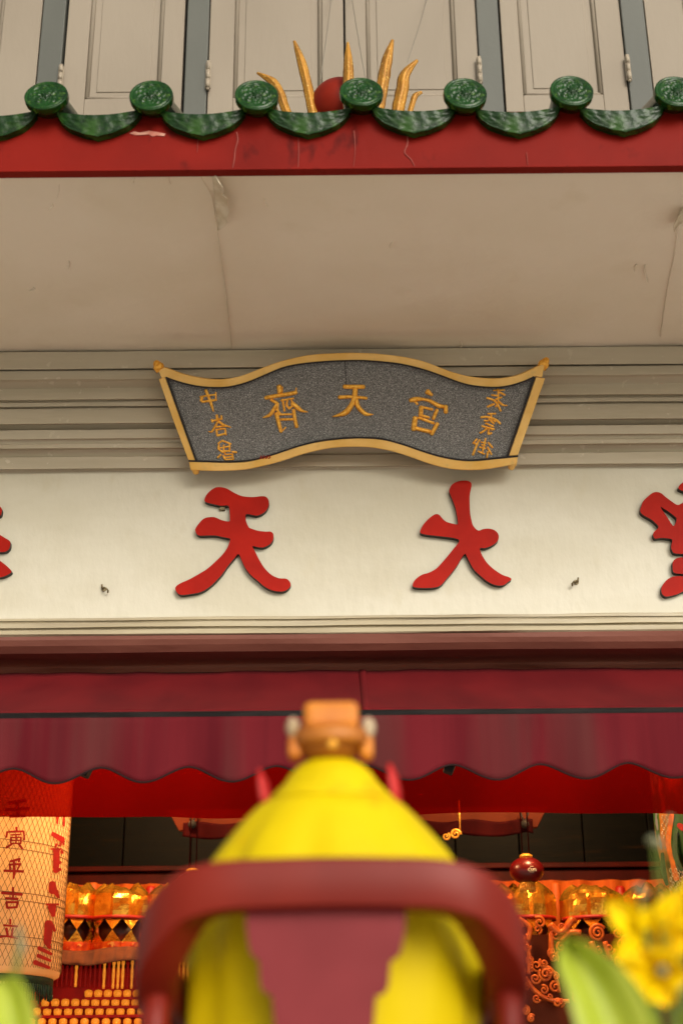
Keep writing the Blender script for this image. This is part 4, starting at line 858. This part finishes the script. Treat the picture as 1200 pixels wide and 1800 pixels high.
# carved gilt screen on the right
YG = 5.95
gs = thing('carved_screen', 'orange gilt carved scrollwork screen behind the green leaf, lower right', 'carving', (P(990, 1700, YG).x, YG, 0.03))
mb = MB()
def px3(x, y): return P(x, y, YG)
def scroll(x, y, r, turns, tr, flip=1, ph=0.0):
    m_ = MB(); spiral(px3(x, y), px_r(r, px3(x, y)), turns, px_r(tr, px3(x, y)), m_, flip, ph); m_.build('scroll', 'carved', gs)
scroll(1049, 1640, 15, 2.2, 3.4, 1, .5); scroll(974, 1642, 12, 1.6, 3.2, -1, 2); scroll(995, 1640, 11, 1.5, 3, 1, 1); scroll(908, 1630, 10, 1.6, 3.2, 1, 0); scroll(918, 1650, 9, 1.4, 3, -1, 1)
scroll(958, 1712, 12, 1.8, 3, 1, 2.5); scroll(940, 1720, 9, 1.5, 2.6, -1, 0); scroll(975, 1735, 10, 1.5, 2.6, 1, 1); scroll(955, 1740, 8, 1.4, 2.4, -1, 2); scroll(1070, 1668, 10, 1.4, 3, -1, 0); scroll(1035, 1672, 9, 1.4, 3, 1, 2); scroll(985, 1665, 9, 1.3, 3, 1, 1); scroll(1100, 1655, 11, 1.5, 3, 1, 0); scroll(1130, 1690, 12, 1.7, 3, 1, 1); scroll(1165, 1660, 12, 1.7, 3, -1, 1)
for (x, y, r_, f_) in ((925, 1735, 7, 1), (942, 1755, 7, -1), (965, 1752, 6, 1), (985, 1762, 7, 1), (932, 1700, 6, -1), (900, 1612, 8, 1), (925, 1665, 7, -1), (898, 1645, 7, 1), (1000, 1680, 8, -1), (1052, 1672, 7, 1), (1085, 1640, 8, -1), (1010, 1720, 9, 1), (1025, 1750, 9, -1), (905, 1700, 7, 1), (912, 1760, 8, -1)): scroll(x, y, r_, 1.4, 2.4, f_, x * .7)
for i_ in range(34): scroll(random.uniform(888, 1180), random.uniform(1618, 1795), random.uniform(6, 11), random.uniform(1.2, 1.9), random.uniform(2.0, 3.2), random.choice((-1, 1)), random.uniform(0, 6))

for pts, r in (([(925, 1655), (930, 1690), (928, 1712)], 4), ([(922, 1718), (940, 1742), (968, 1758), (1000, 1760)], 4), ([(952, 1705), (962, 1700), (976, 1715), (982, 1745)], 3.5), ([(965, 1625), (985, 1640), (1006, 1615)], 7), ([(968, 1640), (968, 1682)], 5), ([(985, 1655), (1000, 1640), (1020, 1640)], 6), ([(1038, 1655), (1048, 1690)], 6), ([(1062, 1655), (1072, 1690)], 5), ([(910, 1615), (930, 1630), (926, 1655)], 5)):
    q = [px3(a, b) for a, b in spline(pts, 5)]; MB().tube(q, px_r(r, q[0]), 8).build('carved_bar', 'carved', gs)
mb = MB(); mb.span((P(895, 1800, YG).x, YG + .05, .03), (P(1250, 1800, YG).x, YG + .12, P(1000, 1640, YG).z)); mb.build('screen_back', 'salmon', gs)
c = P(800, 1467, 6.0); g_ = MB(); spiral(c + Vector((0, 0, .0)), .022, 1.6, .006, g_, 1, 0); spiral(c + Vector((-.04, 0, -.008)), .016, 1.4, .005, g_, -1, 1); g_.tube([c + Vector((.02, .0, .02)), c + Vector((.02, .0, .14)), Vector((c.x + .02, 6.09, z0 + .03))], .003, 6)
tag(g_.build('gilt_curl', 'gold', None), 'small curled gilt ornament hanging just right of the yellow shoulder', 'ornament')
# hall lamps (lit): warm glow of the temple interior
for k, (x, y, z, e) in enumerate(((-.75, 5.6, 3.1, 60), (.85, 5.6, 3.1, 60))):
    L = thing('hall_lamp', ['lit warm globe lamp hanging from the hall ceiling, left side', 'lit warm globe lamp hanging from the hall ceiling, right side'][k], 'lamp', (x, y, z), 'hall ceiling lamps')
    m = bpy.data.materials.get('lamp_glass')
    if not m: M['lampglass'] = mat('lamp_glass', 'fff0d0', 0.4, emit='ffc070', estr=6.0)
    MB().ball((x, y, z + .12), .05, 16, 10).build('globe', 'lampglass', L); MB().tube([(x, y, z + .16), (x, y  , 3.49)], .006, 6).build('stem', 'dark', L)
    pl = bpy.data.lights.new('hall_bulb', 'POINT'); pl.energy = e; pl.color = (1.0, .60, .28); pl.shadow_soft_size = .08
    po = bpy.data.objects.new('hall_bulb', pl); C.collection.objects.link(po); po.parent = L; po.matrix_parent_inverse = Matrix.Translation(-Vector(L.location)); po.location = (x, y, z)

# ------------------------------------------------------------------ foreground: deity in a horseshoe chair on an altar table
ZT = 1.16
tb = thing('altar_table', 'red lacquered altar table under the chair and flowers', 'table', (0, 1.75, 0))
mb = MB(); mb.span((-.75, 1.25, ZT - .04), (.75, 2.25, ZT)); mb.build('table_top', 'table', tb, .006)
for x in (-.68, .68):
    for y in (1.32, 2.18):
        mb = MB(); mb.span((x - .035, y - .035, 0), (x + .035, y + .035, ZT - .041)); mb.build('leg', 'table', tb, .005)
YK = 1.62
ch = thing('horseshoe_chair', 'out of focus red lacquer horseshoe chair with plum splat, seen from behind', 'chair', (P(581, 1700, YK).x, 1.8, ZT))
cxk = P(581, 1560, YK).x; kk = px_r(1, P(581, 1560, YK)); zc_ = P(581, 1558, YK).z
W = 319 * kk
path = [(-.93 * W, YK + .34, -.125), (-.97 * W, YK + .24, -.115), (-1.0 * W, YK + .13, -.10), (-.985 * W, YK + .075, -.078), (-.93 * W, YK + .038, -.050), (-.80 * W, YK + .012, -.016), (-.62 * W, YK + .002, -.002), (-.3 * W, YK, .001)]
path = path + [(0, YK, .002)] + [(-a, b, c) for a, b, c in path[::-1]]
q = spline(path, 5); mb = MB(); rows = []
for i, (a, b, c) in enumerate(q):
    pr, nx_ = Vector(q[max(i - 1, 0)]), Vector(q[min(i + 1, len(q) - 1)]); d = (nx_ - pr).normalized(); up = Vector((0, 0, 1)) - d * d.z; up.normalize(); sd = d.cross(up)
    hh, tt = 42 * kk * (1.04 if abs(a) < .8 * W else .98), .025; row = []
    for k in range(16):
        th = 2 * math.pi * k / 16; ca, sa = math.cos(th), math.sin(th); ca = math.copysign(abs(ca) ** .2, ca); sa = math.copysign(abs(sa) ** .2, sa); row.append(Vector((cxk + a, b, zc_ + c)) + up * hh * ca + sd * tt * sa)
    rows.append(row)
mb.grid(rows, 0, True, True); n = 16; mb.f += [tuple(range(n)), tuple((len(rows) - 1) * n + k for k in range(n))[::-1]]; mb.mi += [0, 0]; mb.sm += [False, False]
mb.build('arm_rail', 'chair', ch)
ZS = ZT + .10
for s in (-1, 1):
    MB().tube([(cxk + s * .985 * W, YK + .09, zc_ - .085), (cxk + s * 1.0 * W, YK + .09, zc_ - .16), (cxk + s * .985 * W, YK + .09, ZT)], .0165, 12).build('rear_post', 'chair', ch)
    MB().tube([(cxk + s * 1.0 * W, YK + .205, zc_ - .10), (cxk + s * 1.01 * W, YK + .205, zc_ - .2), (cxk + s * .99 * W, YK + .205, ZT)], .017, 12).build('front_post', 'splat', ch)
mb = MB(); mb.span((cxk - W * .98, YK - .0, ZS - .03), (cxk + W * .98, YK + .36, ZS)); mb.build('seat', 'chair', ch, .006)
sp = [(430,1588),(714,1588),(711,1640),(704,1676),(686,1690),(683,1732),(678,1744),(660,1752),(657,1800),(652,1850),(640,1900),(645,1960),(500,1960),(505,1900),(490,1850),(482,1800),(478,1750),(462,1742),(457,1730),(455,1688),(440,1676),(434,1640)]
mb = MB(); mb.poly([sp], wall_surf(YK - .004), .016, 0, 0); mb.build('back_splat', 'splat', ch, .003)
# statue
YD = 1.78
dl = P(583, 1500, YD); kd = px_r(1, dl)
st_ = thing('deity_statue', 'out of focus seated statue in a bright yellow cape and orange hat, seen from behind', 'statue', (dl.x, YD, ZS))
rb = [(1316, 36), (1326, 56), (1342, 72), (1360, 84), (1374, 98), (1384, 103), (1390, 104), (1394, 118), (1402, 131), (1418, 146), (1436, 161), (1456, 177), (1478, 193), (1503, 210), (1530, 226), (1570, 240), (1620, 245), (1700, 246), (1800, 244), (1900, 240), (1990, 246)]
rows = []; zmin = ZS + .002
for (y, hw) in rb:
    z = max(P(583, y, YD - .06).z, zmin); row = []
    for k in range(64):
        a = 2 * math.pi * k / 64; fold = 1 + (.03 * math.sin(9 * a + 2 + .4 * math.sin(y * .02)) + .02 * math.sin(17 * a + y * .006)) * min(1, max(0, (y - 1395) / 120)) + .02 * nz((math.cos(a) * 3, math.sin(a) * 3, y * .02))
        row.append(Vector((dl.x + hw * kd * math.cos(a) * fold, YD + min(hw * kd * .66, .128) * math.sin(a) * fold, z)))
    rows.append(row)
mb = MB(); mb.grid(rows, 0, True, True); n = 64; mb.f.append(tuple(range(n))); mb.mi.append(0); mb.sm.append(False); mb.f.append(tuple((len(rows) - 1) * n + k for k in range(n))[::-1]); mb.mi.append(0); mb.sm.append(False)
mb.build('cape', 'yellow', st_)
MB().lathe([(99 * kd, 0), (106 * kd, -.002), (113 * kd, -.008), (108 * kd, -.010), (99 * kd, -.004)], (dl.x, YD, P(583, 1378, YD - .06).z), 48, sy=.66, cap=False).build('collar_edge', 'yellow', st_)
hc = P(580, 1306, YD)
MB().ball(hc, 60 * kd, 28, 18, sc=(1.06, .85, .62)).build('head', 'skin', st_)
mb = MB(); p = P(582, 1270, YD); mb.box(p, (98 * kd, .085, 52 * kd)); mb.build('hat', 'hat', st_, .009)
mb = MB(); p = P(582, 1300, YD); mb.lathe([(74 * kd, -.012), (77 * kd, -.004), (76 * kd, .006), (66 * kd, .010)], p, 32, sy=.9); mb.build('hat_band', 'skin', st_)
MB().ball(P(584, 1308, YD - .085), 9 * kd, 14, 10).build('hat_bead', 'gold', st_)
for s, x in ((-1, 515), (1, 647)):
    MB().ball(P(x, 1279, YD - .02), 15 * kd, 16, 12, sc=(.85, .9, 1.25)).build('pompom', 'pompom', st_)
    mb = MB(); p = P(x - s * 3, 1316, YD - .01); mb.box(p, (24 * kd, .03, 40 * kd)); mb.build('hat_flap', 'hat', st_, .006)
for x, y in ((690, 1376), (462, 1386)):
    mb = MB(); pts = [P(x + dx_, y + dy_, YD + .03) for dx_, dy_ in ((10, 40), (4, 15), (0, -10), (-6, -34))]; mb.tube(pts, [9 * kd, 14 * kd, 13 * kd, 4 * kd], 12, flat=.5); mb.build('ribbon', 'tassel', st_)

# ------------------------------------------------------------------ foreground flowers
def blade(mb, pts, ws, Y, bow=.02, tip=0.0, mi=0):
    q = spline([(a, b, c) for (a, b), c in zip(pts, ws)], 6); rows = []
    for i, (x, y, ww) in enumerate(q):
        a, b = q[max(i - 1, 0)], q[min(i + 1, len(q) - 1)]; tx, ty = b[0] - a[0], b[1] - a[1]; l = math.hypot(tx, ty) or 1; nx_, ny = -ty / l, tx / l; t = i / (len(q) - 1); row = []
        for o in (-1, -.6, -.25, 0, .25, .6, 1):
            row.append(P(x + nx_ * ww / 2 * o, y + ny * ww / 2 * o, Y + bow * (abs(o) ** 1.5) * -1 + tip * t * t))
        rows.append(row)
    mb.grid(rows, mi); return mb
def vase(cx, cy, lab):
    v = thing('flower_vase', lab, 'vase', (cx, cy, ZT)); mb = MB(); mb.lathe([(.035, 0), (.05, .04), (.055, .09), (.04, .14), (.03, .17), (.036, .19), (.03, .19), (.025, .165)], (cx, cy, ZT), 28); mb.build('vase_body', 'vase', v)
YFl = 1.45
vr = P(1130, 1960, YFl); vr.y = YFl
vase(vr.x, YFl, 'blue grey vase holding the yellow flowers, right of the chair')
fl = thing('flower_bunch', 'out of focus yellow flowers with a broad lime leaf, lower right corner', 'flowers', (vr.x, YFl, ZT + .19))
mb = blade(MB(), [(1095, 1880), (1075, 1800), (1045, 1730), (1010, 1680), (990, 1645)], [130, 125, 105, 70, 6], YFl - .1, .03, .03); mb.build('leaf', 'leaf', fl, solid=.001, recalc=False, label='broad lime green leaf')
mb = blade(MB(), [(1135, 1900), (1120, 1820), (1095, 1755), (1060, 1705), (1030, 1672)], [90, 84, 66, 44, 5], YFl - .02, .02, .03); mb.build('leaf', 'leafdark', fl, solid=.001, recalc=False, label='olive green leaf')
mb = blade(MB(), [(1215, 1900), (1210, 1840), (1195, 1790), (1170, 1760)], [40, 36, 26, 4], YFl + .05, .01); mb.build('leaf', 'leafdark', fl, solid=.001, recalc=False)
def flower(cx, cy, Y, pet, ctr=True):
    """layers of ruffled petals round a throat, each petal cupped and wavy"""
    base = P(cx, cy, Y); root_ = MB().ball(base + Vector((0, .004, 0)), .007, 12, 8).build('flower', 'petal', fl, recalc=False); rnd = random.Random(int(cx))
    allp = [(p_, 1.0, -.03) for p_ in pet]
    for (ex, ey, ww), sc_, tp_ in allp:
        q = spline([(cx, cy, ww * .5), ((cx * 2 + ex) / 3, (cy * 2 + ey) / 3, ww * .95 * sc_), ((cx + 2 * ex) / 3, (cy + 2 * ey) / 3, ww * 1.15 * sc_), (ex, ey, ww * .35)], 5); rows = []
        l = math.hypot(ex - cx, ey - cy); nx_, ny = -(ey - cy) / l, (ex - cx) / l; ph = rnd.random() * 6
        for i, (x, y, w_) in enumerate(q):
            t = i / (len(q) - 1); rows.append([P(x + nx_ * w_ / 2 * o, y + ny * w_ / 2 * o, Y + tp_ * math.sin(t * 1.9) - .012 * abs(o) ** 1.5 + .0015 * math.sin(o * 5 + t * 9 + ph) * abs(o)) for o in (-1, -.75, -.5, -.25, 0, .25, .5, .75, 1)])
        mb = MB(); mb.grid(rows); mb.build('petal', 'petal', root_, solid=.0012, recalc=False)
    if ctr: MB().ball(base + Vector((0, -.035, 0)), .006, 12, 8).build('flower_centre', 'bud', root_)
    MB().tube([base + Vector((0, .01, 0)), base.lerp(Vector((vr.x, YFl, ZT + .18)), .5) + Vector((.01, .02, 0)), Vector((vr.x, YFl, ZT + .14))], .004, 7).build('stem', 'stem', root_)
flower(1140, 1658, YFl + .06, [(1070, 1582, 46), (1080, 1682, 42), (1196, 1570, 46), (1226, 1648, 46), (1140, 1596, 40), (1186, 1702, 48), (1118, 1706, 44)], False)
flower(1150, 1712, YFl + .02, [(1090, 1704, 42), (1118, 1764, 40), (1176, 1768, 40), (1208, 1716, 42), (1178, 1668, 40), (1122, 1668, 40)])
flower(1214, 1604, YFl + .10, [(1176, 1566, 36), (1214, 1545, 36), (1250, 1590, 36), (1236, 1640, 36), (1186, 1640, 36)], False)
for (x, y, r) in ((1146, 1478, 12), (1158, 1485, 9), (1122, 1562, 11), (1192, 1732, 14), (1176, 1440, 8), (1130, 1572, 9)):
    p = P(x, y, YFl + .04); o = MB().ball(p, px_r(r, p), 12, 8, sc=(1, 1, .8)).build('bud', 'bud', fl)
    MB().tube([p, p.lerp(Vector((vr.x, YFl, ZT + .18)), .5) + Vector((.02, .01, 0)), Vector((vr.x, YFl, ZT + .15))], .0016, 6).build('stem', 'stem', o)
YL = 1.40; vl = P(10, 1960, YL)
vase(vl.x, YL, 'blue grey vase left of the chair')
f2 = thing('leafy_stems', 'out of focus lime leaf and pale buds, lower left corner', 'plant', (vl.x, YL, ZT + .19))
mb = blade(MB(), [(30, 1900), (28, 1840), (20, 1780), (6, 1735), (0, 1722)], [84, 84, 80, 66, 20], YL, .02, .02); mb.build('leaf', 'leaf', f2, solid=.001, recalc=False)
mb = blade(MB(), [(-10, 1900), (-22, 1830), (-40, 1760)], [60, 50, 8], YL + .05, .02); mb.build('leaf', 'leafdark', f2, solid=.001, recalc=False)
for (x, y, r) in ((34, 1640, 9), (38, 1665, 10), (30, 1690, 9)):
    p = P(x, y, YL + .06); o = MB().ball(p, px_r(r, p), 12, 8, sc=(.8, .8, 1.5)).build('bud', 'bud', f2)
    MB().tube([p, p.lerp(Vector((vl.x, YL, ZT + .18)), .5) + Vector((-.01, .01, 0)), Vector((vl.x, YL, ZT + .15))], .0016, 6).build('stem', 'stem', o)
